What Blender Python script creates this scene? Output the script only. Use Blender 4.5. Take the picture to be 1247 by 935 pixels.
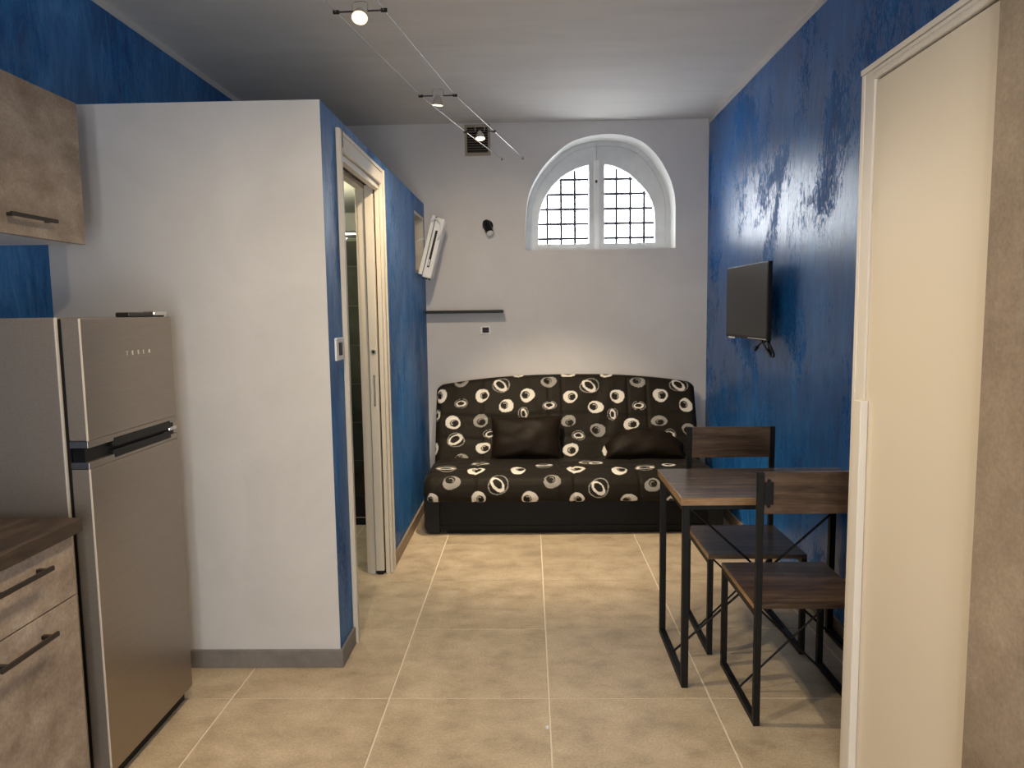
import bpy, bmesh, math, random
import numpy as np
from mathutils import Vector, Matrix, noise

# ------------------------------------------------------------------ clean
for o in list(bpy.data.objects):
    bpy.data.objects.remove(o, do_unlink=True)
scene = bpy.context.scene
COL = scene.collection
random.seed(7)

# ------------------------------------------------------------------ camera
CAM_H = 1.445
YAW, PITCH, ROLL, FPX = -0.0252029, -0.0999386, -0.0135974, 888.69
cam_d = bpy.data.cameras.new('camera')
cam_d.sensor_fit = 'HORIZONTAL'
cam_d.sensor_width = 36.0
cam_d.lens = FPX / 1247.0 * 36.0
cam_d.clip_start = 0.02
cam = bpy.data.objects.new('camera', cam_d)
COL.objects.link(cam)
_f = Vector((math.sin(YAW) * math.cos(PITCH), math.cos(YAW) * math.cos(PITCH), math.sin(PITCH)))
_r = Vector((math.cos(YAW), -math.sin(YAW), 0))
_u = _r.cross(_f)
_r2 = math.cos(ROLL) * _r + math.sin(ROLL) * _u
_u2 = -math.sin(ROLL) * _r + math.cos(ROLL) * _u
cam.matrix_world = Matrix(((_r2.x, _u2.x, -_f.x, 0), (_r2.y, _u2.y, -_f.y, 0), (_r2.z, _u2.z, -_f.z, CAM_H), (0, 0, 0, 1)))
scene.camera = cam

# ------------------------------------------------------------------ sky (overcast white) and exposure
SKY = 14.0
SPOT_W = 46.0
BATH_W = 18.0
world = bpy.data.worlds.new('overcast_sky')
scene.world = world
world.use_nodes = True
bg = world.node_tree.nodes['Background']
bg.inputs['Color'].default_value = (0.93, 0.97, 1.0, 1)
bg.inputs['Strength'].default_value = SKY
vs = scene.view_settings
vs.view_transform = 'Standard'
vs.look = 'None'
vs.gamma = 1.0
vs.exposure = 0.1
vs.use_curve_mapping = False

# ------------------------------------------------------------------ room numbers (metres)
XL, XR = -1.88, 1.345
YB, YR = 5.60, -1.20
ZC = 2.84
BX, BY, BZ = -0.79, 2.852, 2.255         # bathroom box: side face, front face, top


# ================================================================== helpers
def portal(name, loc, rot, sx, sy):
    l = bpy.data.lights.new(name, 'AREA')
    l.shape = 'RECTANGLE'
    l.size, l.size_y = sx, sy
    l.cycles.is_portal = True
    o = bpy.data.objects.new(name, l)
    o.location = loc
    o.rotation_euler = rot
    COL.objects.link(o)


portal('window_portal', (0.54, 5.95, 2.3), (math.radians(-90), 0, 0), 1.1, 0.85)
portal('entrance_portal', (0.1, -1.32, 1.05), (math.radians(90), 0, 0), 0.9, 2.1)


def world_loc(o):
    v = Vector((0, 0, 0))
    while o is not None:
        v += o.location
        o = o.parent
    return v


def tag(o, label=None, cat=None, group=None, kind=None):
    if label:
        o['label'] = label
    if cat:
        o['category'] = cat
    if group:
        o['group'] = group
    if kind:
        o['kind'] = kind
    return o


def thing(name, label, cat, loc, group=None):
    o = bpy.data.objects.new(name, None)
    o.empty_display_size = 0.1
    o.location = loc
    COL.objects.link(o)
    return tag(o, label, cat, group)


def obj(name, bm, mats, parent=None, smooth=False, angle=40, kind=None):
    """bm is in world coordinates; becomes ONE mesh object."""
    if not isinstance(mats, (list, tuple)):
        mats = [mats]
    bmesh.ops.recalc_face_normals(bm, faces=bm.faces)
    if parent is not None:
        off = world_loc(parent)
    else:
        xs = [v.co for v in bm.verts]
        lo = Vector((min(c.x for c in xs), min(c.y for c in xs), min(c.z for c in xs)))
        hi = Vector((max(c.x for c in xs), max(c.y for c in xs), max(c.z for c in xs)))
        off = Vector(((lo.x + hi.x) / 2, (lo.y + hi.y) / 2, lo.z))
    for v in bm.verts:
        v.co -= off
    me = bpy.data.meshes.new(name)
    bm.to_mesh(me)
    bm.free()
    for m in mats:
        me.materials.append(m)
    if smooth:
        me.shade_smooth()
        me.set_sharp_from_angle(angle=math.radians(angle))
    o = bpy.data.objects.new(name, me)
    COL.objects.link(o)
    if parent is not None:
        o.parent = parent
    else:
        o.location = off
    if kind:
        o['kind'] = kind
    return o


def box(x0, x1, y0, y1, z0, z1, bevel=0.0, bm=None, seg=2):
    b = bmesh.new()
    vs_ = [b.verts.new(c) for c in ((x0, y0, z0), (x1, y0, z0), (x1, y1, z0), (x0, y1, z0),
                                    (x0, y0, z1), (x1, y0, z1), (x1, y1, z1), (x0, y1, z1))]
    for f in ((0, 3, 2, 1), (4, 5, 6, 7), (0, 1, 5, 4), (1, 2, 6, 5), (2, 3, 7, 6), (3, 0, 4, 7)):
        b.faces.new([vs_[i] for i in f])
    if bevel > 0:
        bmesh.ops.bevel(b, geom=list(b.edges), offset=bevel, segments=seg, affect='EDGES', profile=0.5)
    return merge(bm, b)


def merge(bm, b):
    if bm is None:
        return b
    me = bpy.data.meshes.new('tmp')
    b.to_mesh(me)
    b.free()
    bm.from_mesh(me)
    bpy.data.meshes.remove(me)
    return bm


def cyl(p0, p1, r0, r1=None, n=16, bm=None, caps=True):
    p0, p1 = Vector(p0), Vector(p1)
    r1 = r0 if r1 is None else r1
    b = bmesh.new()
    d = (p1 - p0).normalized()
    a = d.orthogonal().normalized()
    c = d.cross(a)
    R0 = [b.verts.new(p0 + (a * math.cos(t) + c * math.sin(t)) * r0) for t in [2 * math.pi * i / n for i in range(n)]]
    R1 = [b.verts.new(p1 + (a * math.cos(t) + c * math.sin(t)) * r1) for t in [2 * math.pi * i / n for i in range(n)]]
    for i in range(n):
        b.faces.new((R0[i], R0[(i + 1) % n], R1[(i + 1) % n], R1[i]))
    if caps:
        b.faces.new(R0[::-1])
        b.faces.new(R1)
    return merge(bm, b)


def tube(pts, r, n=8, bm=None):
    pts = [Vector(q) for q in pts]
    b = bmesh.new()
    rings = []
    prev = None
    for i, q in enumerate(pts):
        d = (pts[min(i + 1, len(pts) - 1)] - pts[max(i - 1, 0)]).normalized()
        if prev is None:
            a = d.orthogonal().normalized()
        else:
            a = (prev - d * prev.dot(d)).normalized()
        prev = a
        c = d.cross(a)
        rings.append([b.verts.new(q + (a * math.cos(t) + c * math.sin(t)) * r) for t in [2 * math.pi * k / n for k in range(n)]])
    for A, B in zip(rings[:-1], rings[1:]):
        for k in range(n):
            b.faces.new((A[k], A[(k + 1) % n], B[(k + 1) % n], B[k]))
    b.faces.new(rings[0][::-1])
    b.faces.new(rings[-1])
    return merge(bm, b)


def spline(pts, n=10):
    pts = [Vector(q) for q in pts]
    out = []
    P_ = [pts[0]] + pts + [pts[-1]]
    for i in range(1, len(P_) - 2):
        a, b, c, d = P_[i - 1], P_[i], P_[i + 1], P_[i + 2]
        for k in range(n):
            t = k / n
            out.append(0.5 * ((2 * b) + (c - a) * t + (2 * a - 5 * b + 4 * c - d) * t * t + (3 * b - a - 3 * c + d) * t ** 3))
    out.append(pts[-1])
    return out


def prism_xz(poly, y0, y1, bm=None):
    b = bmesh.new()
    A = [b.verts.new((x, y0, z)) for x, z in poly]
    B = [b.verts.new((x, y1, z)) for x, z in poly]
    b.faces.new(A)
    b.faces.new(B[::-1])
    n = len(poly)
    for i in range(n):
        b.faces.new((A[i], A[(i + 1) % n], B[(i + 1) % n], B[i]))
    return merge(bm, b)


def lathe(profile, origin, axis, n=24, bm=None):
    """profile: (radius, height along axis)"""
    axis = Vector(axis).normalized()
    a = axis.orthogonal().normalized()
    c = axis.cross(a)
    origin = Vector(origin)
    b = bmesh.new()
    rings = []
    for r, h in profile:
        rings.append([b.verts.new(origin + axis * h + (a * math.cos(t) + c * math.sin(t)) * max(r, 1e-5))
                      for t in [2 * math.pi * k / n for k in range(n)]])
    for A, B in zip(rings[:-1], rings[1:]):
        for k in range(n):
            b.faces.new((A[k], A[(k + 1) % n], B[(k + 1) % n], B[k]))
    b.faces.new(rings[0][::-1])
    b.faces.new(rings[-1])
    return merge(bm, b)


# ================================================================== materials
def nodes_of(name):
    m = bpy.data.materials.new(name)
    m.use_nodes = True
    nt = m.node_tree
    return m, nt, nt.nodes['Principled BSDF']


def plain(name, col, rough=0.5, metal=0.0, spec=None, coat=0.0):
    m, nt, b = nodes_of(name)
    b.inputs['Base Color'].default_value = (*col, 1)
    b.inputs['Roughness'].default_value = rough
    b.inputs['Metallic'].default_value = metal
    if spec is not None:
        b.inputs['Specular IOR Level'].default_value = spec
    if coat:
        b.inputs['Coat Weight'].default_value = coat
    return m


def mottled(name, stops, scale=(1, 1, 1), nscale=4.0, detail=6.0, rough=(0.5, 0.6), metal=0.0,
            bump=0.0, bump_scale=40.0, bump_stretch=(1, 1, 1), distort=0.6, per_object=False, spec=None, fine=0.0):
    """world-space noise through a colour ramp, with optional relief"""
    m, nt, b = nodes_of(name)
    N, L = nt.nodes, nt.links
    geo = N.new('ShaderNodeNewGeometry')
    src = geo.outputs['Position']
    if per_object:
        oi = N.new('ShaderNodeObjectInfo')
        mul = N.new('ShaderNodeVectorMath'); mul.operation = 'SCALE'
        comb = N.new('ShaderNodeCombineXYZ')
        L.new(oi.outputs['Random'], comb.inputs[0]); L.new(oi.outputs['Random'], comb.inputs[1])
        L.new(comb.outputs[0], mul.inputs[0]); mul.inputs['Scale'].default_value = 37.0
        add = N.new('ShaderNodeVectorMath'); add.operation = 'ADD'
        L.new(src, add.inputs[0]); L.new(mul.outputs[0], add.inputs[1])
        src = add.outputs[0]
    mp = N.new('ShaderNodeMapping'); mp.inputs['Scale'].default_value = scale
    L.new(src, mp.inputs['Vector'])
    nz = N.new('ShaderNodeTexNoise')
    nz.inputs['Scale'].default_value = nscale
    nz.inputs['Detail'].default_value = detail
    nz.inputs['Roughness'].default_value = 0.62
    nz.inputs['Distortion'].default_value = distort
    L.new(mp.outputs[0], nz.inputs['Vector'])
    rp = N.new('ShaderNodeValToRGB')
    el = rp.color_ramp.elements
    el[0].position, el[0].color = stops[0][0], (*stops[0][1], 1)
    el[1].position, el[1].color = stops[-1][0], (*stops[-1][1], 1)
    for pos, c in stops[1:-1]:
        e = el.new(pos); e.color = (*c, 1)
    L.new(nz.outputs['Fac'], rp.inputs['Fac'])
    colour = rp.outputs['Color']
    if fine > 0:
        nf = N.new('ShaderNodeTexNoise'); nf.inputs['Scale'].default_value = 120.0; nf.inputs['Detail'].default_value = 3.0
        L.new(src, nf.inputs['Vector'])
        mr2 = N.new('ShaderNodeMapRange')
        mr2.inputs['To Min'].default_value = 1 - fine; mr2.inputs['To Max'].default_value = 1 + fine
        L.new(nf.outputs['Fac'], mr2.inputs['Value'])
        mx = N.new('ShaderNodeVectorMath'); mx.operation = 'SCALE'
        L.new(colour, mx.inputs[0]); L.new(mr2.outputs[0], mx.inputs['Scale'])
        colour = mx.outputs[0]
    L.new(colour, b.inputs['Base Color'])
    mr = N.new('ShaderNodeMapRange')
    mr.inputs['From Min'].default_value = 0.3; mr.inputs['From Max'].default_value = 0.7
    mr.inputs['To Min'].default_value, mr.inputs['To Max'].default_value = rough
    L.new(nz.outputs['Fac'], mr.inputs['Value'])
    L.new(mr.outputs[0], b.inputs['Roughness'])
    b.inputs['Metallic'].default_value = metal
    if spec is not None:
        b.inputs['Specular IOR Level'].default_value = spec
    if bump > 0:
        mp2 = N.new('ShaderNodeMapping'); mp2.inputs['Scale'].default_value = bump_stretch
        L.new(src, mp2.inputs['Vector'])
        nb = N.new('ShaderNodeTexNoise'); nb.inputs['Scale'].default_value = bump_scale; nb.inputs['Detail'].default_value = 5.0
        L.new(mp2.outputs[0], nb.inputs['Vector'])
        bp = N.new('ShaderNodeBump'); bp.inputs['Strength'].default_value = bump; bp.inputs['Distance'].default_value = 0.01
        L.new(nb.outputs['Fac'], bp.inputs['Height'])
        L.new(bp.outputs[0], b.inputs['Normal'])
    return m


def stucco(name, dark, mid, light, gloss=0.29, spec=0.46):
    """spatula-worked blue stucco: long vertical strokes, glossy wax with torn matte ridges"""
    m, nt, b = nodes_of(name)
    N, L = nt.nodes, nt.links
    geo = N.new('ShaderNodeNewGeometry')

    def nz(scale3, s, d=5.0, dist=0.5, rough=0.6):
        mp = N.new('ShaderNodeMapping'); mp.inputs['Scale'].default_value = scale3
        L.new(geo.outputs['Position'], mp.inputs['Vector'])
        n = N.new('ShaderNodeTexNoise')
        n.inputs['Scale'].default_value = s; n.inputs['Detail'].default_value = d
        n.inputs['Distortion'].default_value = dist; n.inputs['Roughness'].default_value = rough
        L.new(mp.outputs[0], n.inputs['Vector'])
        return n.outputs['Fac']
    big = nz((1, 1, 0.6), 1.7, 4, 0.3)
    streak = nz((1, 1, 0.22), 16.0, 6, 1.2, 0.65)
    ad = N.new('ShaderNodeMath'); ad.operation = 'MULTIPLY_ADD'
    L.new(streak, ad.inputs[0]); ad.inputs[1].default_value = 0.55
    ml = N.new('ShaderNodeMath'); ml.operation = 'MULTIPLY'
    L.new(big, ml.inputs[0]); ml.inputs[1].default_value = 0.45
    L.new(ml.outputs[0], ad.inputs[2])
    rp = N.new('ShaderNodeValToRGB')
    el = rp.color_ramp.elements
    el[0].position, el[0].color = 0.36, (*dark, 1)
    el[1].position, el[1].color = 0.66, (*light, 1)
    e = el.new(0.5); e.color = (*mid, 1)
    L.new(ad.outputs[0], rp.inputs['Fac'])
    L.new(rp.outputs['Color'], b.inputs['Base Color'])
    torn = nz((1, 1.3, 0.55), 25.0, 9, 2.2, 0.72)
    patch = nz((1, 1, 0.8), 2.3, 3, 0.6)
    s2 = N.new('ShaderNodeMath'); s2.operation = 'MULTIPLY_ADD'
    L.new(patch, s2.inputs[0]); s2.inputs[1].default_value = 1.0
    L.new(torn, s2.inputs[2])
    mr = N.new('ShaderNodeMapRange'); mr.interpolation_type = 'SMOOTHSTEP'
    mr.inputs['From Min'].default_value = 1.035; mr.inputs['From Max'].default_value = 1.10
    mr.inputs['To Min'].default_value = gloss; mr.inputs['To Max'].default_value = 0.60
    L.new(s2.outputs[0], mr.inputs['Value'])
    L.new(mr.outputs[0], b.inputs['Roughness'])
    sp = N.new('ShaderNodeMapRange')
    sp.inputs['From Min'].default_value = gloss; sp.inputs['From Max'].default_value = 0.60
    sp.inputs['To Min'].default_value = spec; sp.inputs['To Max'].default_value = 0.14
    L.new(mr.outputs[0], sp.inputs['Value'])
    L.new(sp.outputs[0], b.inputs['Specular IOR Level'])
    fine = nz((1, 1, 0.3), 34.0, 6, 1.5, 0.65)
    hs = N.new('ShaderNodeMath'); hs.operation = 'MULTIPLY_ADD'
    L.new(mr.outputs[0], hs.inputs[0]); hs.inputs[1].default_value = 0.5
    L.new(fine, hs.inputs[2])
    bp = N.new('ShaderNodeBump'); bp.inputs['Strength'].default_value = 0.10; bp.inputs['Distance'].default_value = 0.010
    L.new(hs.outputs[0], bp.inputs['Height'])
    L.new(bp.outputs[0], b.inputs['Normal'])
    return m


def wood(name, dark, mid, light, axis_scale, rough=0.45):
    """long grain; axis_scale is small along the grain"""
    m, nt, b = nodes_of(name)
    N, L = nt.nodes, nt.links
    tc = N.new('ShaderNodeTexCoord')
    mp = N.new('ShaderNodeMapping'); mp.inputs['Scale'].default_value = axis_scale
    L.new(tc.outputs['Object'], mp.inputs['Vector'])
    n1 = N.new('ShaderNodeTexNoise'); n1.inputs['Scale'].default_value = 9; n1.inputs['Detail'].default_value = 7
    n1.inputs['Distortion'].default_value = 0.9
    L.new(mp.outputs[0], n1.inputs['Vector'])
    n2 = N.new('ShaderNodeTexNoise'); n2.inputs['Scale'].default_value = 55; n2.inputs['Detail'].default_value = 3
    L.new(mp.outputs[0], n2.inputs['Vector'])
    ad = N.new('ShaderNodeMath'); ad.operation = 'MULTIPLY_ADD'
    L.new(n2.outputs['Fac'], ad.inputs[0]); ad.inputs[1].default_value = 0.3
    ml = N.new('ShaderNodeMath'); ml.operation = 'MULTIPLY'; ml.inputs[1].default_value = 0.7
    L.new(n1.outputs['Fac'], ml.inputs[0]); L.new(ml.outputs[0], ad.inputs[2])
    rp = N.new('ShaderNodeValToRGB')
    el = rp.color_ramp.elements
    el[0].position, el[0].color = 0.34, (*dark, 1)
    el[1].position, el[1].color = 0.66, (*light, 1)
    e = el.new(0.5); e.color = (*mid, 1)
    L.new(ad.outputs[0], rp.inputs['Fac'])
    L.new(rp.outputs['Color'], b.inputs['Base Color'])
    b.inputs['Roughness'].default_value = rough
    return m


def glass(name, tint=(1, 1, 1), refl=1.0):
    m = bpy.data.materials.new(name)
    m.use_nodes = True
    nt = m.node_tree
    N, L = nt.nodes, nt.links
    for n in list(N):
        N.remove(n)
    out = N.new('ShaderNodeOutputMaterial')
    tr = N.new('ShaderNodeBsdfTransparent'); tr.inputs['Color'].default_value = (*tint, 1)
    gl = N.new('ShaderNodeBsdfGlossy'); gl.inputs['Roughness'].default_value = 0.02
    fr = N.new('ShaderNodeFresnel'); fr.inputs['IOR'].default_value = 1.45
    mx = N.new('ShaderNodeMixShader')
    ml = N.new('ShaderNodeMath'); ml.operation = 'MULTIPLY'; ml.inputs[1].default_value = refl
    L.new(fr.outputs[0], ml.inputs[0]); L.new(ml.outputs[0], mx.inputs[0])
    L.new(tr.outputs[0], mx.inputs[1]); L.new(gl.outputs[0], mx.inputs[2])
    L.new(mx.outputs[0], out.inputs['Surface'])
    return m


def emit(name, col, strength):
    m, nt, b = nodes_of(name)
    b.inputs['Base Color'].default_value = (*col, 1)
    b.inputs['Emission Color'].default_value = (*col, 1)
    b.inputs['Emission Strength'].default_value = strength
    return m


def printed_fabric(name):
    m, nt, b = nodes_of(name)
    N, L = nt.nodes, nt.links
    at = N.new('ShaderNodeAttribute'); at.attribute_name = 'print'
    L.new(at.outputs['Color'], b.inputs['Base Color'])
    b.inputs['Roughness'].default_value = 0.6
    b.inputs['Specular IOR Level'].default_value = 0.14
    b.inputs['Sheen Weight'].default_value = 0.04
    b.inputs['Sheen Roughness'].default_value = 0.4
    tc = N.new('ShaderNodeTexCoord')
    n = N.new('ShaderNodeTexNoise'); n.inputs['Scale'].default_value = 14; n.inputs['Detail'].default_value = 4; n.inputs['Distortion'].default_value = 1.0
    L.new(tc.outputs['Object'], n.inputs['Vector'])
    bp = N.new('ShaderNodeBump'); bp.inputs['Strength'].default_value = 0.22; bp.inputs['Distance'].default_value = 0.02
    L.new(n.outputs['Fac'], bp.inputs['Height'])
    L.new(bp.outputs[0], b.inputs['Normal'])
    return m


M = {}
M['plaster'] = mottled('plaster_white', [(0.3, (0.60, 0.585, 0.575)), (0.7, (0.69, 0.675, 0.665))], nscale=2.2, rough=(0.75, 0.85), bump=0.10, bump_scale=30)
M['plaster_back'] = mottled('plaster_warm_white', [(0.3, (0.70, 0.675, 0.665)), (0.7, (0.78, 0.755, 0.745))], nscale=1.8, rough=(0.75, 0.85), bump=0.10, bump_scale=26)
M['ceiling'] = mottled('ceiling_plaster', [(0.3, (0.72, 0.695, 0.67)), (0.7, (0.81, 0.785, 0.76))], scale=(0.5, 2.2, 1), nscale=2.2, rough=(0.8, 0.9), bump=0.12, bump_scale=14, bump_stretch=(0.5, 2.5, 1))
M['frame_paint'] = mottled('window_frame_paint', [(0.3, (0.64, 0.65, 0.665)), (0.7, (0.74, 0.75, 0.76))], nscale=9, rough=(0.5, 0.6), bump=0.12, bump_scale=45, bump_stretch=(1, 1, 0.3))
M['reveal'] = mottled('reveal_daylit', [(0.3, (0.82, 0.815, 0.79)), (0.7, (0.88, 0.875, 0.85))], nscale=6, rough=(0.75, 0.85), bump=0.15, bump_scale=22)  # paler than the wall plaster, daylight worked into the colour
M['blue'] = stucco('blue_stucco', (0.008, 0.070, 0.240), (0.016, 0.135, 0.43), (0.036, 0.225, 0.60))
M['blue_satin'] = stucco('blue_stucco_satin', (0.015, 0.080, 0.245), (0.030, 0.152, 0.41), (0.070, 0.250, 0.58), 0.44, 0.28)
M['tile'] = mottled('floor_stoneware', [(0.28, (0.355, 0.275, 0.185)), (0.5, (0.52, 0.415, 0.285)), (0.72, (0.63, 0.52, 0.375))], scale=(1.0, 1.2, 1), nscale=6.5, detail=14, distort=0.15, rough=(0.42, 0.55), bump=0.06, bump_scale=60, per_object=True, fine=0.35)
M['grout'] = plain('grout_beige', (0.80, 0.71, 0.58), 0.9)
M['skirting'] = mottled('skirting_stoneware', [(0.3, (0.16, 0.145, 0.135)), (0.7, (0.25, 0.225, 0.205))], nscale=9, rough=(0.5, 0.6))
M['skirting_warm'] = mottled('skirting_stoneware_beige', [(0.3, (0.24, 0.175, 0.115)), (0.7, (0.34, 0.26, 0.18))], nscale=9, rough=(0.45, 0.6))
M['concrete'] = mottled('concrete_laminate', [(0.30, (0.21, 0.162, 0.122)), (0.5, (0.33, 0.265, 0.21)), (0.68, (0.44, 0.37, 0.305))], scale=(1, 0.9, 1.2), nscale=7.5, detail=14, distort=0.15, rough=(0.5, 0.62), bump=0.06, bump_scale=60, fine=0.35)
M['clad'] = mottled('concrete_cladding', [(0.32, (0.215, 0.158, 0.108)), (0.68, (0.40, 0.315, 0.23))], nscale=3.6, detail=12, distort=0.15, rough=(0.6, 0.75), bump=0.08, bump_scale=50, fine=0.3)
M['steel'] = mottled('brushed_steel', [(0.3, (0.36, 0.315, 0.27)), (0.7, (0.40, 0.355, 0.305))], scale=(1, 1, 20), nscale=8, rough=(0.34, 0.40), metal=1.0)
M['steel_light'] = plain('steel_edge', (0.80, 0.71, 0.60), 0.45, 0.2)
M['grey_side'] = mottled('fridge_side_grey', [(0.3, (0.24, 0.20, 0.165)), (0.7, (0.30, 0.255, 0.21))], nscale=300, detail=2, rough=(0.40, 0.48), metal=0.3)
M['black'] = plain('black_plastic', (0.006, 0.006, 0.0062), 0.45, 0.0, 0.3)
M['black_metal'] = plain('black_powder_metal', (0.0065, 0.006, 0.0055), 0.5, 0.0, 0.25)
M['dark_metal'] = plain('dark_handle_metal', (0.05, 0.042, 0.038), 0.4, 0.6)
M['chrome'] = plain('chrome', (0.7, 0.68, 0.65), 0.2, 1.0)
M['white_pl'] = plain('white_plastic', (0.85, 0.845, 0.83), 0.4)
M['white_lac'] = mottled('white_lacquer_old', [(0.3, (0.78, 0.78, 0.775)), (0.7, (0.87, 0.87, 0.865))], nscale=9, rough=(0.5, 0.6), bump=0.12, bump_scale=45, bump_stretch=(1, 1, 0.3))
M['cream'] = mottled('cream_laminate', [(0.3, (0.66, 0.595, 0.495)), (0.7, (0.71, 0.645, 0.545))], scale=(1, 1, 0.1), nscale=22, rough=(0.45, 0.5))
M['closet_w'] = plain('closet_cream_white', (0.78, 0.69, 0.55), 0.42)
M['closet_trim'] = plain('closet_trim_white', (0.80, 0.74, 0.65), 0.42)
M['walnut'] = wood('walnut_veneer', (0.045, 0.026, 0.016), (0.105, 0.063, 0.038), (0.185, 0.118, 0.072), (0.35, 3.0, 3.0), 0.30)
M['walnut_top'] = wood('walnut_tabletop', (0.085, 0.062, 0.052), (0.145, 0.112, 0.096), (0.205, 0.165, 0.142), (0.3, 4.0, 3.0), 0.2)  # base greyed and lightened to carry the back wall's reflection
M['walnut_edge'] = wood('walnut_edge_band', (0.20, 0.105, 0.042), (0.34, 0.195, 0.085), (0.46, 0.285, 0.135), (0.6, 0.6, 4.0), 0.5)
M['worktop'] = wood('worktop_dark_oak', (0.020, 0.012, 0.008), (0.043, 0.028, 0.018), (0.075, 0.050, 0.034), (2.5, 0.4, 2.5), 0.5)
M['fabric'] = printed_fabric('printed_satin_fabric')
M['cushion'] = mottled('black_velvet_cushion', [(0.3, (0.008, 0.005, 0.003)), (0.7, (0.016, 0.010, 0.0055))], nscale=9, rough=(0.5, 0.6), bump=0.2, bump_scale=12, spec=0.14)
M['base'] = plain('sofa_base_black', (0.0035, 0.0035, 0.0035), 0.45, 0.0, 0.2)
M['base_side'] = plain('sofa_base_charcoal', (0.010, 0.010, 0.0095), 0.45, 0.0, 0.25)
M['screen'] = plain('tv_screen', (0.010, 0.009, 0.0075), 0.3, 0.0, 0.3)
M['pane'] = glass('window_glass', refl=0.5)
M['shower_glass'] = glass('shower_glass', (0.80, 0.82, 0.78))
M['vent_brown'] = plain('vent_brown', (0.16, 0.105, 0.065), 0.5)
M['vent_frame'] = plain('vent_beige_frame', (0.40, 0.34, 0.27), 0.6)
M['bath_tile'] = mottled('bath_slate_tile', [(0.3, (0.06, 0.058, 0.042)), (0.5, (0.12, 0.115, 0.085)), (0.7, (0.19, 0.18, 0.14))], nscale=5, detail=8, rough=(0.5, 0.65), per_object=True)
M['bath_wall'] = plain('bath_cream_wall', (0.58, 0.56, 0.47), 0.8)
M['iron'] = plain('grille_iron', (0.010, 0.010, 0.014), 0.8, 0.0, 0.1)
M['lens'] = emit('lamp_lens', (1.0, 0.78, 0.45), 3.5)
M['wire'] = plain('steel_wire', (0.42, 0.40, 0.37), 0.35, 1.0)
M['white_letters'] = plain('silver_letters', (0.75, 0.72, 0.68), 0.4)

# ================================================================== setting
# floor: grout bed with single tiles
floor = obj('floor', box(XL - 0.1, XR + 0.1, YR - 0.1, YB + 0.1, -0.12, -0.0025), M['grout'], kind='structure')
TX0, TY0, TS, GAP = -0.5435, 2.6037, 0.6, 0.003
shared = None
ix0 = math.floor((XL - TX0) / TS)
iy0 = math.floor((YR - TY0) / TS)
for i in range(ix0, ix0 + 8):
    for j in range(iy0, iy0 + 14):
        x0, x1 = TX0 + i * TS, TX0 + (i + 1) * TS
        y0, y1 = TY0 + j * TS, TY0 + (j + 1) * TS
        a0, a1, b0, b1 = max(x0 + GAP, XL), min(x1 - GAP, XR), max(y0 + GAP, YR), min(y1 - GAP, YB)
        if a1 - a0 < 0.01 or b1 - b0 < 0.01:
            continue
        full = a1 - a0 > TS - 0.01 and b1 - b0 > TS - 0.01
        cx, cy = (a0 + a1) / 2, (b0 + b1) / 2
        if full and shared is not None:
            t = bpy.data.objects.new('tile', shared)
            COL.objects.link(t)
        else:
            hx, hy = (a1 - a0) / 2, (b1 - b0) / 2
            bm = box(-hx, hx, -hy, hy, -0.008, 0.0)
            bmesh.ops.bevel(bm, geom=[e for e in bm.edges if all(v.co.z > -0.001 for v in e.verts)], offset=0.0012, segments=1, affect='EDGES')
            me = bpy.data.meshes.new('tile')
            bm.to_mesh(me); bm.free()
            me.materials.append(M['tile'])
            t = bpy.data.objects.new('tile', me)
            COL.objects.link(t)
            if full:
                shared = me
        t.parent = floor
        t.location = Vector((cx, cy, 0)) - floor.location

obj('ceiling', box(XL - 0.1, XR + 0.1, YR - 0.1, YB + 0.3, ZC, ZC + 0.1), M['ceiling'], kind='structure')
STR = 0.035      # unpainted strip under the ceiling
obj('wall_left', box(XL - 0.1, XL, YR, YB, 0, ZC), M['blue_satin'], kind='structure')
obj('wall_right', box(XR, XR + 0.1, YR, YB, 0, ZC), M['blue'], kind='structure')
obj('trim_1', box(XL, XL + 0.004, YR, YB, ZC - STR, ZC), M['plaster'], kind='structure')
obj('trim_2', box(XR - 0.004, XR, YR, YB, ZC - STR, ZC), M['plaster'], kind='structure')

# back wall with arched opening
ARCH = [(-0.025, 1.900), (-0.024, 2.067), (-0.007, 2.255), (0.025, 2.364), (0.10, 2.494), (0.195, 2.596), (0.307, 2.681), (0.418, 2.722),
        (0.529, 2.741), (0.64, 2.742), (0.75, 2.723), (0.861, 2.676), (0.961, 2.582), (1.04, 2.456), (1.085, 2.335), (1.101, 2.225), (1.103, 2.049), (1.104, 1.900)]


def smooth_arch(pts, n=4):
    v = spline([(x, 0, z) for x, z in pts], n)
    out = []
    for q in v:
        x = q.x if not out else max(q.x, out[-1][0] + 1e-5)
        out.append((x, q.z))
    return out


ARC = smooth_arch(ARCH)
YW = YB + 0.25
bm = bmesh.new()
box(XL - 0.1, ARC[0][0], YB, YW, 0, ZC, bm=bm)
box(ARC[-1][0], XR + 0.1, YB, YW, 0, ZC, bm=bm)
box(ARC[0][0], ARC[-1][0], YB, YW, 0, 1.90, bm=bm)
for (xa, za), (xb, zb) in zip(ARC[:-1], ARC[1:]):
    if xb - xa < 1e-4:
        continue
    prism_xz([(xa, za), (xb, zb), (xb, ZC), (xa, ZC)], YB, YW, bm=bm)
bmesh.ops.remove_doubles(bm, verts=bm.verts, dist=1e-5)
# inside of the opening is coloured lighter to stand in for daylight on it
wb = obj('wall_back', bm, [M['plaster_back'], M['reveal']], kind='structure')
for p_ in wb.data.polygons:
    c = p_.center + wb.location
    if abs(p_.normal.y) < 0.3 and -0.04 < c.x < 1.12 and 1.89 < c.z < 2.76 and YB < c.y < YW:
        p_.material_index = 1

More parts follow.
